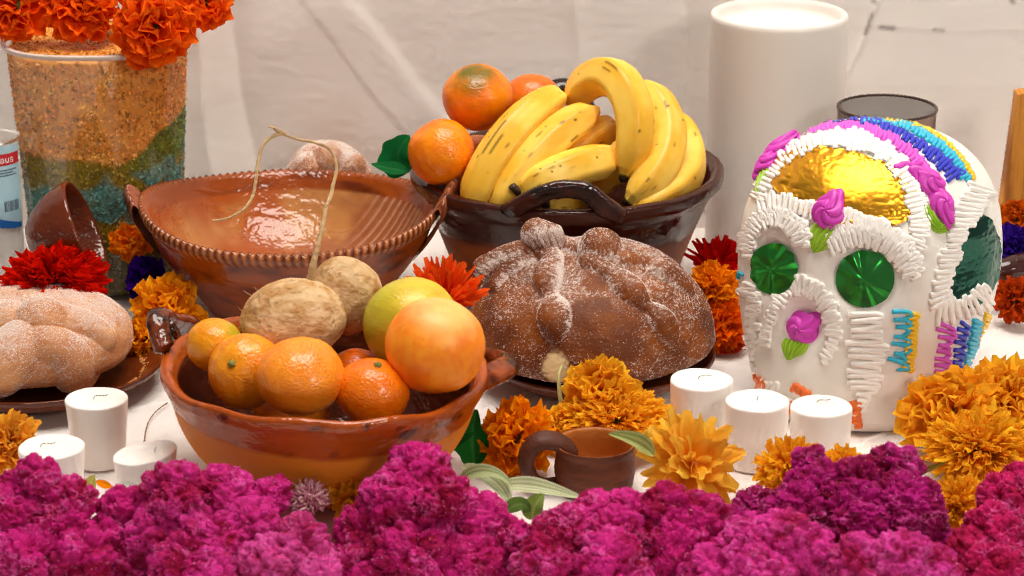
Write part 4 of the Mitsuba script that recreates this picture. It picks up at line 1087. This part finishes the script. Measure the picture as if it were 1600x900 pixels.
def celosia(lobes, y, label, seed, c0=(.37, .003, .060), c1=(.48, .010, .15)):
    k = thing('cockscomb', label, 'flower', 'magenta cockscomb flowers along the front')
    rng = np.random.default_rng(seed)
    cen = []
    for i, l in enumerate(lobes):
        dy = l[3] if len(l) > 3 else 0
        p = at_y(l[0], l[1], y + dy)
        cen.append(np.r_[p, .89 * l[2] * px_size(p)])
    cen = np.array(cen)
    VV, FF, CC, n0 = [], [], [], 0
    nub = []
    for i, (x, yy, z, R) in enumerate(cen):
        sub = 6 if R > .020 else 5
        V, F = ico(sub)
        c = np.array([x, yy, z])
        W = V * R * [1, .9, 1]
        A = W + c
        big = fbm(A, .9 / R, 2, seed + i) - .5
        knobs = fib(int(rng.integers(16, 24))) + .22 * rng.normal(size=(1, 3)) * 0
        knobs = norm(knobs + .25 * rng.normal(size=knobs.shape))
        kd = cKDTree(knobs).query(V)[0]
        cell = np.sqrt(np.maximum(0, 1 - (kd / .66) ** 2))
        pts_ = c + norm(rng.normal(size=(int(4 * (R / .0034) ** 2), 3))) * R * [1, .9, 1]
        bd_ = cKDTree(pts_).query(A)[0]
        bead = np.sqrt(np.maximum(0, 1 - (bd_ / .0032) ** 2))
        rid = worm(A, 150, seed)
        fine = worm(A, 420, seed + 3)
        h = R * .16 * big + R * .42 * (cell - .75) + .0016 * rid + .0034 * bead + .0016 * fine + .0008 * (meshkit.noise(A * 900, seed) - .5)
        A = A + V * h[:, None]
        A[:, 2] = np.maximum(A[:, 2], .002)
        # drop what lies inside another lobe
        t = fbm(A, 36, 3, seed + 9)
        C = mixc(np.asarray(c0) * [.60, .60, .50], np.asarray(c1) * [.98, 1.2, 1.12], smooth(.25, .75, t + .25 * (rid - .5)))
        C = mixc(C, np.array([.68, .13, .42]), .55 * smooth(.66, .95, fine) * smooth(.45, .65, fbm(A, 60, 2, seed + 11)))
        keep = np.ones(len(F), bool)
        for j, o in enumerate(cen):
            if j != i:
                inside = np.linalg.norm((A - o[:3]) / [1, .9, 1], axis=1) < o[3] * .8
                keep &= ~inside[F].all(1)
        VV.append(A); FF.append(F[keep] + n0); CC.append(C); n0 += len(A)
        m = int(1500 * (R / .03) ** 2)
        ids = rng.choice(len(A), m)
        for b in ids:
            nub.append((A[b], V[b]))
    part(k, 'velvet_crest', (np.vstack(VV), np.vstack(FF)), 'mat_celosia', np.vstack(CC))
    pos, nr = np.array([b[0] for b in nub]), np.array([b[1] for b in nub])
    m = len(pos)
    dirs = norm(nr + .7 * rng.normal(size=(m, 3)))
    s1 = norm(np.cross(dirs, rng.normal(size=(m, 3))))
    s2 = np.cross(dirs, s1)
    L = rng.uniform(.0009, .0026, m)[:, None]
    w = rng.uniform(.00025, .0005, m)[:, None]
    v6 = np.stack([pos - dirs * .0005, pos + s1 * w + dirs * L * .3, pos - .5 * s1 * w + .87 * s2 * w + dirs * L * .3, pos - .5 * s1 * w - .87 * s2 * w + dirs * L * .3, pos + dirs * L], 1)
    f6 = np.array([[0, 2, 1], [0, 3, 2], [0, 1, 3], [1, 2, 4], [2, 3, 4], [3, 1, 4]])
    pal = np.array([[.53, .025, .22], [.68, .12, .40], [.40, .004, .08], [.76, .32, .52]])
    cc = pal[rng.choice(4, m, p=[.40, .24, .28, .08])]
    part(k, 'floret', (v6.reshape(-1, 3), (f6[None] + 5 * np.arange(m)[:, None, None]).reshape(-1, 3)), 'mat_celosia', np.repeat(cc, 5, 0), kind='stuff')
    # stalk under the crest
    b = cen[np.argmax(cen[:, 3])]
    if b[2] > .02:
        part(k, 'stalk', tube(np.array([[b[0], b[1] + .005, .001], [b[0], b[1], b[2] * .6], [b[0], b[1], b[2]]]), [.006, .008, .010], 10), 'mat_plain', lin(150, 60, 70))


DK0, DK1 = (.25, .002, .050), (.35, .006, .13)
celosia([(52, 760, 44, .01), (14, 806, 52), (90, 826, 54), (40, 880, 62, -.02), (128, 872, 46, -.02), (112, 782, 32, .01)], -.16, 'magenta cockscomb below the votive candle nearest the yellow marigold', 51)
celosia([(192, 800, 36, .01), (176, 850, 44), (214, 880, 42, -.01)], -.15, 'small magenta cockscomb between two larger ones below the slanted candle', 52)
celosia([(276, 782, 56, .01), (348, 780, 50, .015), (252, 842, 54), (326, 850, 58, -.01), (396, 822, 44), (426, 772, 24, .02), (300, 895, 66, -.03)], -.16, 'widest pink magenta cockscomb below the raw base of the fruit bowl', 53, c0=(.42, .005, .075), c1=(.54, .02, .20))
celosia([(470, 846, 40), (420, 880, 48, -.01), (492, 886, 36, -.01)], -.17, 'paler pink cockscomb under the spiky bud', 54, c0=(.48, .015, .13), c1=(.60, .05, .26))
celosia([(654, 742, 48, .02), (616, 786, 50), (690, 792, 54), (572, 832, 42), (752, 822, 46), (640, 870, 66, -.02), (736, 884, 54, -.02), (560, 886, 40, -.02)], -.15, 'tallest magenta cockscomb before the fruit bowl', 55)
celosia([(930, 806, 32, .015), (976, 802, 32, .015), (884, 842, 52), (955, 848, 56), (860, 890, 58, -.015), (950, 894, 66, -.02)], -.17, 'magenta cockscomb right under the clay mug', 56, c0=(.42, .004, .075), c1=(.52, .015, .18))
celosia([(1042, 800, 40), (1092, 818, 44), (1044, 850, 50, -.01), (1100, 868, 40, -.01)], -.16, 'magenta cockscomb below the long petalled marigold', 57)
celosia([(1172, 858, 50), (1226, 846, 48), (1266, 872, 42), (1110, 898, 42, -.01), (1184, 905, 54, -.02)], -.19, 'bright pink cockscomb below the bushy marigold', 58, c0=(.43, .006, .09), c1=(.56, .025, .22))
celosia([(1266, 720, 20, .03), (1280, 762, 46, .02), (1340, 758, 40, .01), (1396, 740, 42, .02), (1250, 806, 50), (1330, 815, 70), (1412, 800, 62), (1440, 850, 46)], -.14, 'dark purple magenta cockscomb before the skull', 59, c0=DK0, c1=DK1)
celosia([(1342, 884, 46), (1410, 880, 48), (1462, 892, 34)], -.21, 'low bright cockscomb in front of the dark one', 60, c0=(.43, .006, .09), c1=(.56, .03, .24))
celosia([(1572, 780, 40, .02), (1600, 762, 34, .02), (1560, 836, 52), (1600, 850, 60), (1520, 870, 40, -.01), (1560, 894, 56, -.02)], -.17, 'crimson cockscomb at the table edge below the small marigold', 61, c0=(.36, .003, .035), c1=(.46, .008, .09))
celosia([(800, 850, 36), (810, 888, 40)], -.16, 'little magenta cockscomb wedged between the tallest and the one under the mug', 62)
celosia([(1180, 800, 32, .02), (1150, 826, 32, .01)], -.13, 'little dark cockscomb behind the bright pink one', 63, c0=DK0, c1=DK1)

# ------------------------------------------------------------------ sugar skull
SKC = at(1347, 610)
YAW = math.radians(24)
sk = thing('sugar_skull', 'white sugar skull with green foil eyes and coloured icing on its crown', 'sugar skull')
prof = np.array([(0.000, .075, -.094, .060), (.012, .083, -.100, .068), (.045, .096, -.103, .084), (.085, .106, -.103, .100), (.125, .1095, -.101, .108), (.155, .1065, -.096, .108), (.185, .0955, -.081, .101), (.207, .078, -.060, .085), (.222, .055, -.036, .062), (.2305, .027, -.010, .036), (.2335, .0, .014, .014)])
prof[:, 1:] *= .985
m, n = 190, 320
s_ = np.r_[0, np.cumsum(np.hypot(np.diff(prof[:, 0]), np.diff(prof[:, 1])))]
pz = np.stack([PchipInterpolator(s_, prof[:, k])(np.linspace(0, s_[-1], m)) for k in range(4)], 1)
a = np.arange(n) / n * 2 * np.pi
pw = 2.35
ca, sa = np.sign(np.cos(a)) * np.abs(np.cos(a)) ** (2 / pw), np.sign(np.sin(a)) * np.abs(np.sin(a)) ** (2 / pw)
yc_, yh = (pz[:, 2] + pz[:, 3]) / 2, (pz[:, 3] - pz[:, 2]) / 2
SV = np.stack([ca[:, None] * pz[None, :, 1], sa[:, None] * yh[None] + yc_[None], np.repeat(pz[None, :, 0], n, 0)], -1).reshape(-1, 3)
RZ = np.array([[math.cos(YAW), -math.sin(YAW), 0], [math.sin(YAW), math.cos(YAW), 0], [0, 0, 1]]).T
SF = grid_faces(n, m, close_n=True)
SV = SV @ RZ.T + SKC
SV = np.vstack([SV, SKC + [0, 0, 0.0]])
j_ = np.arange(n)
SF = np.vstack([SF, np.stack([j_ * m, ((j_ + 1) % n) * m, j_ * 0 + n * m], 1)])


def dent(V, F, px, py, r_px, depth, soft=1.6):
    P_, N_, ok = hit((V, F), [(px, py)])
    r = r_px * px_size(P_[0])
    d = np.linalg.norm(V - P_[0], axis=1) / r
    return V - N_[0] * (depth * np.exp(-d ** 4 * 1.0) if soft == 1.6 else depth * np.exp(-d ** 2))[:, None]


SV = dent(SV, SF, 1212, 420, 46, .007)
SV = dent(SV, SF, 1352, 435, 54, .008)
SV = dent(SV, SF, 1255, 500, 34, .006)
SV = dent(SV, SF, 1252, 585, 50, -.006, 2)
SV = dent(SV, SF, 1250, 645, 90, -.003, 2)
SV = dent(SV, SF, 1400, 560, 60, .004, 2)
SV = dent(SV, SF, 1515, 420, 60, .006, 2)
SV = dent(SV, SF, 1318, 290, 110, -.004, 2)
SV[:-1] += .0007 * (fbm(SV[:-1], 40, 3)[:, None] - .5)
SKM = (SV, SF)
part(sk, 'skull_body', SKM, 'mat_skull')
_skull = mi.load_dict({'type': 'scene', 'm': mikit.ply(SKM, None, smooth=True)})


def on_skull(pix):
    d = np.array([ray(*p) for p in pix])
    si = _skull.ray_intersect(mi.Ray3f(mi.Point3f(*[float(c) for c in EYE]), mi.Vector3f(np.ascontiguousarray(d.T))))
    P_, N_, ok = np.array(si.p).T, np.array(si.sh_frame.n).T, np.array(si.is_valid())
    N_ = np.where((N_ * d).sum(1, keepdims=True) > 0, -N_, N_)
    return P_, N_, ok


def ice(name, pix, color, r=.0019, lift=.55, n=9, press=None):
    P_, N_, ok = on_skull(pix)
    idx = np.nonzero(ok)[0]
    if len(idx) < 3:
        return
    runs = np.split(idx, np.nonzero(np.diff(idx) > 1)[0] + 1)
    ms = []
    for run in runs:
        if len(run) < 3:
            continue
        Q = P_[run] + N_[run] * (r * lift)
        step = np.linalg.norm(np.diff(Q, axis=0), axis=1)
        cut = np.nonzero(step > .02)[0] + 1
        for Qs in np.split(Q, cut):
            if len(Qs) > 2:
                R_ = r * (1 + .22 * (fbm(Qs, 300, 2, len(pix)) - .5) * 2)
                R_[0] *= .7; R_[-1] *= .7
                ms.append(tube(Qs, R_, n))
    if ms:
        part(sk, name, join(ms), 'mat_icing_' + color)


def zigzag(path, half, pitch, per=10, seed=0, slant=0.0, sharp=1.0):
    rng = np.random.default_rng(seed)
    path = np.array(path, float)
    s = np.r_[0, np.cumsum(np.linalg.norm(np.diff(path, axis=0), axis=1))]
    k = max(2, int(s[-1] / (pitch * .84)))
    u = np.linspace(0, s[-1], k * per + 1)
    kind = CubicSpline if len(path) > 2 else (lambda a, b: (lambda x: np.interp(x, a, b)))
    P_ = np.stack([kind(s, path[:, 0])(u), kind(s, path[:, 1])(u)], 1)
    t = norm(np.gradient(P_, axis=0))
    nn = np.stack([-t[:, 1], t[:, 0]], 1)
    jit = np.repeat(rng.uniform(.62, 1.22, k + 1), per)[:len(u)]
    h = np.interp(u / s[-1], np.linspace(0, 1, len(np.atleast_1d(half))), np.atleast_1d(half)) if np.ndim(half) else half
    ph = np.arange(len(u)) / per * 2 * np.pi
    w = np.sin(ph)
    w = np.sign(w) * np.abs(w) ** .8
    off = w * h * jit
    drift = np.cos(ph) * pitch * .16 + rng.normal(size=len(u)) * .3 + np.repeat(rng.uniform(-.14, .14, k + 1), per)[:len(u)] * pitch
    return P_ + nn * off[:, None] + t * (drift + slant * off)[:, None]


# foils
def foil_disc(name, cx, cy, rx, ry, mat, pleats, seed, rot=0.0, concave=.0, fold=.0012, lift=.001, n=140, m=26, crinkle=0.0, edge=None):
    rng = np.random.default_rng(seed)
    aa = np.arange(n) / n * 2 * np.pi
    rr = np.linspace(0, 1, m)
    A_, R_ = np.meshgrid(aa, rr, indexing='ij')
    ed = 1.0 if edge is None else edge(A_)
    x, y = R_ * np.cos(A_) * rx * ed, R_ * np.sin(A_) * ry * ed
    px = cx + x * math.cos(rot) - y * math.sin(rot)
    py = cy + x * math.sin(rot) + y * math.cos(rot)
    P_, N_, ok = on_skull(np.stack([px.ravel(), py.ravel()], 1))
    Nm = norm(N_[ok].mean(0))
    P_[~ok] = P_[ok].mean(0)
    N_[~ok] = Nm
    h = lift + fold * np.abs(((A_ * pleats / (2 * np.pi) + .45 * np.sin(A_ * 2 + seed)) % 1) - .5) * 2 * R_ + concave * (R_ ** 2 - 1) * -1
    Q = P_ + N_ * h.reshape(-1, 1)
    if crinkle:
        w = np.abs(meshkit.noise(Q * 95, seed) - .5) + .7 * np.abs(meshkit.noise(Q * 230, seed + 2) - .5)
        Q = Q + N_ * (w * crinkle * (.10 + .90 * R_.reshape(-1) ** 5))[:, None]
    part(sk, name, (Q, grid_faces(n, m, close_n=True)), mat, smooth=40 if not crinkle else True)


foil_disc('eye_foil', 1212, 420, 37, 42, 'mat_green_foil', 6, 1, rot=-.1, concave=.006, fold=.0026, lift=.0012)
foil_disc('eye_foil', 1352, 435, 47, 46, 'mat_green_foil', 6, 4, concave=.006, fold=.0024, lift=.0012)
foil_disc('forehead_foil', 1318, 296, 112, 62, 'mat_gold_foil', 0, 2, rot=.20, fold=0, lift=.0012, crinkle=.0055, n=260, m=70, edge=lambda A_: 1 + .05 * np.sin(A_ * 2 + 1) - .10 * np.sin(A_) * (np.sin(A_) > 0) * (np.cos(A_) < .3))
foil_disc('ear_foil', 1518, 408, 42, 74, 'mat_dark_foil', 0, 3, rot=.12, fold=0, lift=.0010, crinkle=.0040, n=160, m=50)

WH = dict(color='white', r=.0023)
ice('icing_border', zigzag([(1184, 312), (1194, 286), (1214, 254), (1256, 229), (1316, 219), (1374, 236), (1412, 272), (1430, 318), (1436, 356), (1428, 384)], 16, 9.5, seed=1), **WH)
ice('icing_border', zigzag([(1184, 322), (1228, 319), (1262, 328), (1330, 344), (1370, 356), (1402, 380)], 15, 10, seed=2), **WH)
ice('icing_border', zigzag([(1166, 392), (1170, 362), (1190, 340), (1218, 334), (1246, 346), (1262, 372)], 9, 9, seed=33), **WH)
ice('icing_border', zigzag([(1300, 366), (1330, 356), (1362, 352), (1398, 370), (1424, 396), (1434, 424)], 10, 9, seed=34), **WH)
ice('icing_border', zigzag([(1172, 402), (1174, 372), (1190, 350), (1216, 344), (1240, 356), (1254, 384)], 12, 8.5, seed=3), **WH)
ice('icing_border', zigzag([(1296, 384), (1326, 372), (1356, 368), (1390, 384), (1412, 406), (1424, 434)], [15, 16, 13], 9.5, seed=4), **WH)
ice('icing_border', zigzag([(1196, 540), (1202, 508), (1218, 472), (1246, 446), (1278, 456), (1298, 488), (1302, 528), (1284, 562)], [8, 10, 15, 12, 10], 9, seed=5), **WH)
ice('icing_border', zigzag([(1352, 488), (1354, 540), (1350, 588)], 29, 13, seed=6), **WH)
ice('icing_border', zigzag([(1350, 584), (1350, 612), (1346, 640)], [28, 18, 3], 11, seed=7), **WH)
ice('icing_border', zigzag([(1164, 440), (1160, 490), (1166, 540), (1172, 590)], [24, 28, 18, 8], 11, seed=8), color='white', r=.0023)
ice('icing_border', zigzag([(1172, 452), (1168, 500), (1172, 548)], [20, 22, 10], 13, seed=18), **WH)
ice('icing_border', zigzag([(1534, 292), (1512, 326), (1496, 360), (1482, 400), (1470, 440), (1470, 480)], [20, 17, 14, 15], 10, seed=9, slant=.35), **WH)
ice('icing_border', zigzag([(1462, 486), (1492, 484), (1520, 474), (1546, 456)], 19, 11, seed=10), **WH)
ice('icing_border', zigzag([(1170, 602), (1195, 600), (1215, 606)], 7, 9, seed=11), color='white', r=.0017)
ice('icing_border', [(1150 + i * 4, 604 + .9 * i + 2 * math.sin(i * .3)) for i in range(48)], color='white', r=.0017)
ice('icing_border', [(1165 + i * 4, 612 + 1.0 * i + 2 * math.sin(i * .3 + 1)) for i in range(44)], color='white', r=.0017)
ice('icing_squiggle', zigzag([(1198, 262), (1216, 236), (1256, 212), (1314, 202), (1372, 212), (1416, 238), (1448, 272)], 10, 8, seed=12), color='pink', r=.0019)
ice('icing_squiggle', zigzag([(1300, 192), (1345, 190), (1390, 203), (1430, 224), (1466, 250), (1494, 280)], [6, 7, 8, 13], 9, seed=13), color='navy', r=.0017)
ice('icing_squiggle', zigzag([(1350, 186), (1396, 192), (1432, 206), (1466, 228), (1492, 254), (1508, 282)], 7, 8, seed=14), color='cyan', r=.0017)
ice('icing_squiggle', zigzag([(1386, 186.5), (1440, 202), (1476, 224), (1502, 252), (1518, 280)], 4, 8, seed=15), color='yellow', r=.0016)
ice('icing_squiggle', zigzag([(1408, 482), (1410, 520), (1402, 574)], 16, 15, seed=16), color='cyan', r=.0017)
ice('icing_squiggle', zigzag([(1426, 486), (1424, 530), (1418, 578)], 9, 9, seed=17), color='yellow', r=.0016)
ice('icing_squiggle', zigzag([(1482, 506), (1474, 545), (1470, 580), (1460, 606)], [15, 14, 11, 9], 12, seed=19), color='pink', r=.0017)
ice('icing_squiggle', zigzag([(1508, 504), (1498, 545), (1488, 590), (1482, 600)], [10, 10, 13], 11, seed=20), color='navy', r=.0017)
ice('icing_squiggle', zigzag([(1526, 500), (1518, 540), (1510, 574)], 7, 8, seed=21), color='cyan', r=.0018)
ice('icing_squiggle', zigzag([(1542, 490), (1534, 530), (1524, 572)], 6, 8, seed=22), color='yellow', r=.0018)
ice('icing_squiggle', zigzag([(1144, 440), (1152, 432), (1160, 430)], 5, 7, seed=23), color='cyan', r=.0017)
for p_, s_d in (([(1172, 590), (1184, 596), (1194, 604)], 24), ([(1238, 604), (1252, 610), (1262, 618)], 25), ([(1246, 626), (1240, 634), (1232, 640)], 26), ([(1336, 626), (1338, 645), (1336, 664)], 27)):
    ice('icing_tooth', zigzag(p_, 8, 9, seed=s_d), color='orange', r=.0021)


def rose(px, py, r_px, tip, seed, color='magenta', squash=(1.0, 1.0), lift=0.0):
    """A piped rosette: petal folds wound into a point that leans towards tip (pixels)."""
    P_, N_, ok = on_skull([(px, py)])
    if not ok[0]:
        print('rose off the skull', px, py)
        return
    Rr = r_px * px_size(P_[0])
    nrm = N_[0]
    P_ = P_ + N_ * lift
    tdir = RIGHT * tip[0] - UP * tip[1]
    tdir = norm(tdir - nrm * (tdir @ nrm))
    sd = np.cross(nrm, tdir)
    nA, nH = 120, 50
    A_, H_ = np.meshgrid(np.arange(nA) / nA * 2 * np.pi, np.linspace(0, 1, nH), indexing='ij')
    folds = np.abs(np.sin(2.5 * A_ + 5.5 * H_ + seed)) ** .6
    prof = np.sqrt(np.maximum(0, 1 - H_ ** 1.7)) * (.86 + .26 * folds * smooth(0, .25, H_) * smooth(1.05, .6, H_))
    x = prof * np.cos(A_) * squash[0]
    y = prof * np.sin(A_) * squash[1]
    ten = np.exp(-((np.cos(A_) - 1) / .12) ** 2)
    x = x + ten * prof * .45 * squash[0]
    z = H_ * .85 + .10 * folds * smooth(.1, .5, H_)
    Q = P_[0] + Rr * (x[..., None] * tdir + y[..., None] * sd + (z - .12)[..., None] * nrm)
    part(sk, 'icing_rose', (Q.reshape(-1, 3), grid_faces(nA, nH, close_n=True)), 'mat_icing_' + color)


def ice_leaf(pts, w_px, seed):
    P_, N_, ok = on_skull(pts)
    P_, N_ = P_[ok], N_[ok]
    if len(P_) < 2:
        return
    P_ = spline(P_, 26)
    N_ = norm(spline(N_, 26))
    t = norm(np.gradient(P_, axis=0))
    sd = np.cross(N_, t)
    u = np.linspace(0, 1, 26)
    w = w_px * px_size(P_[0]) * (1 - u ** 2.2) ** .6 * (.75 + .25 * np.sin(u * 3))
    w = np.maximum(w, .0004)
    s = np.linspace(-1, 1, 41)
    hgt = (.0035 * np.sqrt(np.maximum(0, 1 - s ** 2)) + .0011 * np.cos(s * 15) * (1 - np.abs(s)) ** .3)
    Q = P_[:, None] + sd[:, None] * (s[None] * w[:, None])[..., None] + N_[:, None] * (hgt[None] * (.5 + .5 * (w / w.max()))[:, None])[..., None]
    part(sk, 'icing_leaf', (Q.reshape(-1, 3), grid_faces(26, 41)), 'mat_icing_green')


ice_leaf([(1300, 352), (1286, 368), (1276, 386), (1272, 394)], 26, 1)
rose(1296, 332, 27, (6, -14), 1)
ice_leaf([(1446, 322), (1452, 340), (1462, 352), (1478, 356)], 13, 2)
ice_leaf([(1486, 340), (1478, 352), (1466, 358), (1452, 350)], 10, 3)
rose(1452, 286, 24, (-14, -12), 2, squash=(1.15, .9))
rose(1470, 320, 24, (4, 16), 4, squash=(1.15, .85))
ice_leaf([(1240, 532), (1236, 546), (1232, 562)], 20, 4)
ice_leaf([(1256, 532), (1246, 544), (1236, 556)], 16, 5)
rose(1256, 512, 27, (20, -12), 3)
rose(1216, 240, 25, (12, -12), 5, squash=(1.3, .85), lift=.0)
rose(1202, 258, 22, (-8, 8), 6, lift=.001)
ice_leaf([(1196, 266), (1190, 286), (1184, 310)], 19, 6)
ice('icing_squiggle', [(1396 + 4.0 * i, 262 - .2 * i + 2 * math.sin(i)) for i in range(12)], color='magenta', r=.003)

# ------------------------------------------------------------------ far right: wooden slat, dark handle
wd = thing('wooden_slat', 'upright yellow brown wooden slat at the table edge behind the skull', 'slat')
b0, b1_, t0_, t1_ = q(1562, 345, .55), q(1640, 345, .55), q(1590, 148, .55), q(1640, 140, .55)
n_, m_ = 24, 80
u, v = np.meshgrid(np.linspace(0, 1, n_), np.linspace(-.25, 1, m_), indexing='ij')
front = (b0 * (1 - u[..., None]) + b1_ * u[..., None]) * (1 - v[..., None]) + (t0_ * (1 - u[..., None]) + t1_ * u[..., None]) * v[..., None]
front[..., 1] += .0014 * (fbm(np.stack([u * 20, v * 1.5, 0 * u], -1), 1, 3) - .5)
back = front + [0, .02, 0]
ring = np.concatenate([front, back[::-1]], 0)
V = ring.reshape(-1, 3)
F = grid_faces(2 * n_, m_, close_n=True)
cap = lambda jj: np.vstack([[[i * m_ + jj, (i + 1) * m_ + jj, (2 * n_ - 2 - i) * m_ + jj], [i * m_ + jj, (2 * n_ - 2 - i) * m_ + jj, (2 * n_ - 1 - i) * m_ + jj]] for i in range(n_ - 1)])
F = np.vstack([F, cap(m_ - 1)])
grain = fbm(np.c_[V[:, 0] * 260, V[:, 2] * 9, V[:, 1] * 0], 1, 3)
part(wd, None, (V, F), 'mat_plain', mixc(lin(196, 128, 36), lin(140, 78, 16), smooth(.35, .65, grain)), smooth=False)
dh = thing('dark_ladle', 'dark brown clay ladle handle pointing at the skull', 'ladle')
P_ = spline([q(1546, 430, .40), q(1566, 424, .40), q(1600, 420, .41), q(1680, 418, .43)], 40)
Vm, Fm = tube(P_, np.interp(np.linspace(0, 1, 40), [0, .1, .5, 1], [.006, .011, .017, .02]), 24)
part(dh, 'handle', (Vm, Fm), 'mat_glaze', mixc(lin(74, 34, 28), lin(44, 20, 20), fbm(Vm, 60, 3)))
Vb, Fb = ico(4)
part(dh, 'ladle_bowl', (P_[-1] + [.03, 0, .0] + Vb * [.05, .045, .03], Fb), 'mat_glaze', lin(60, 26, 22))
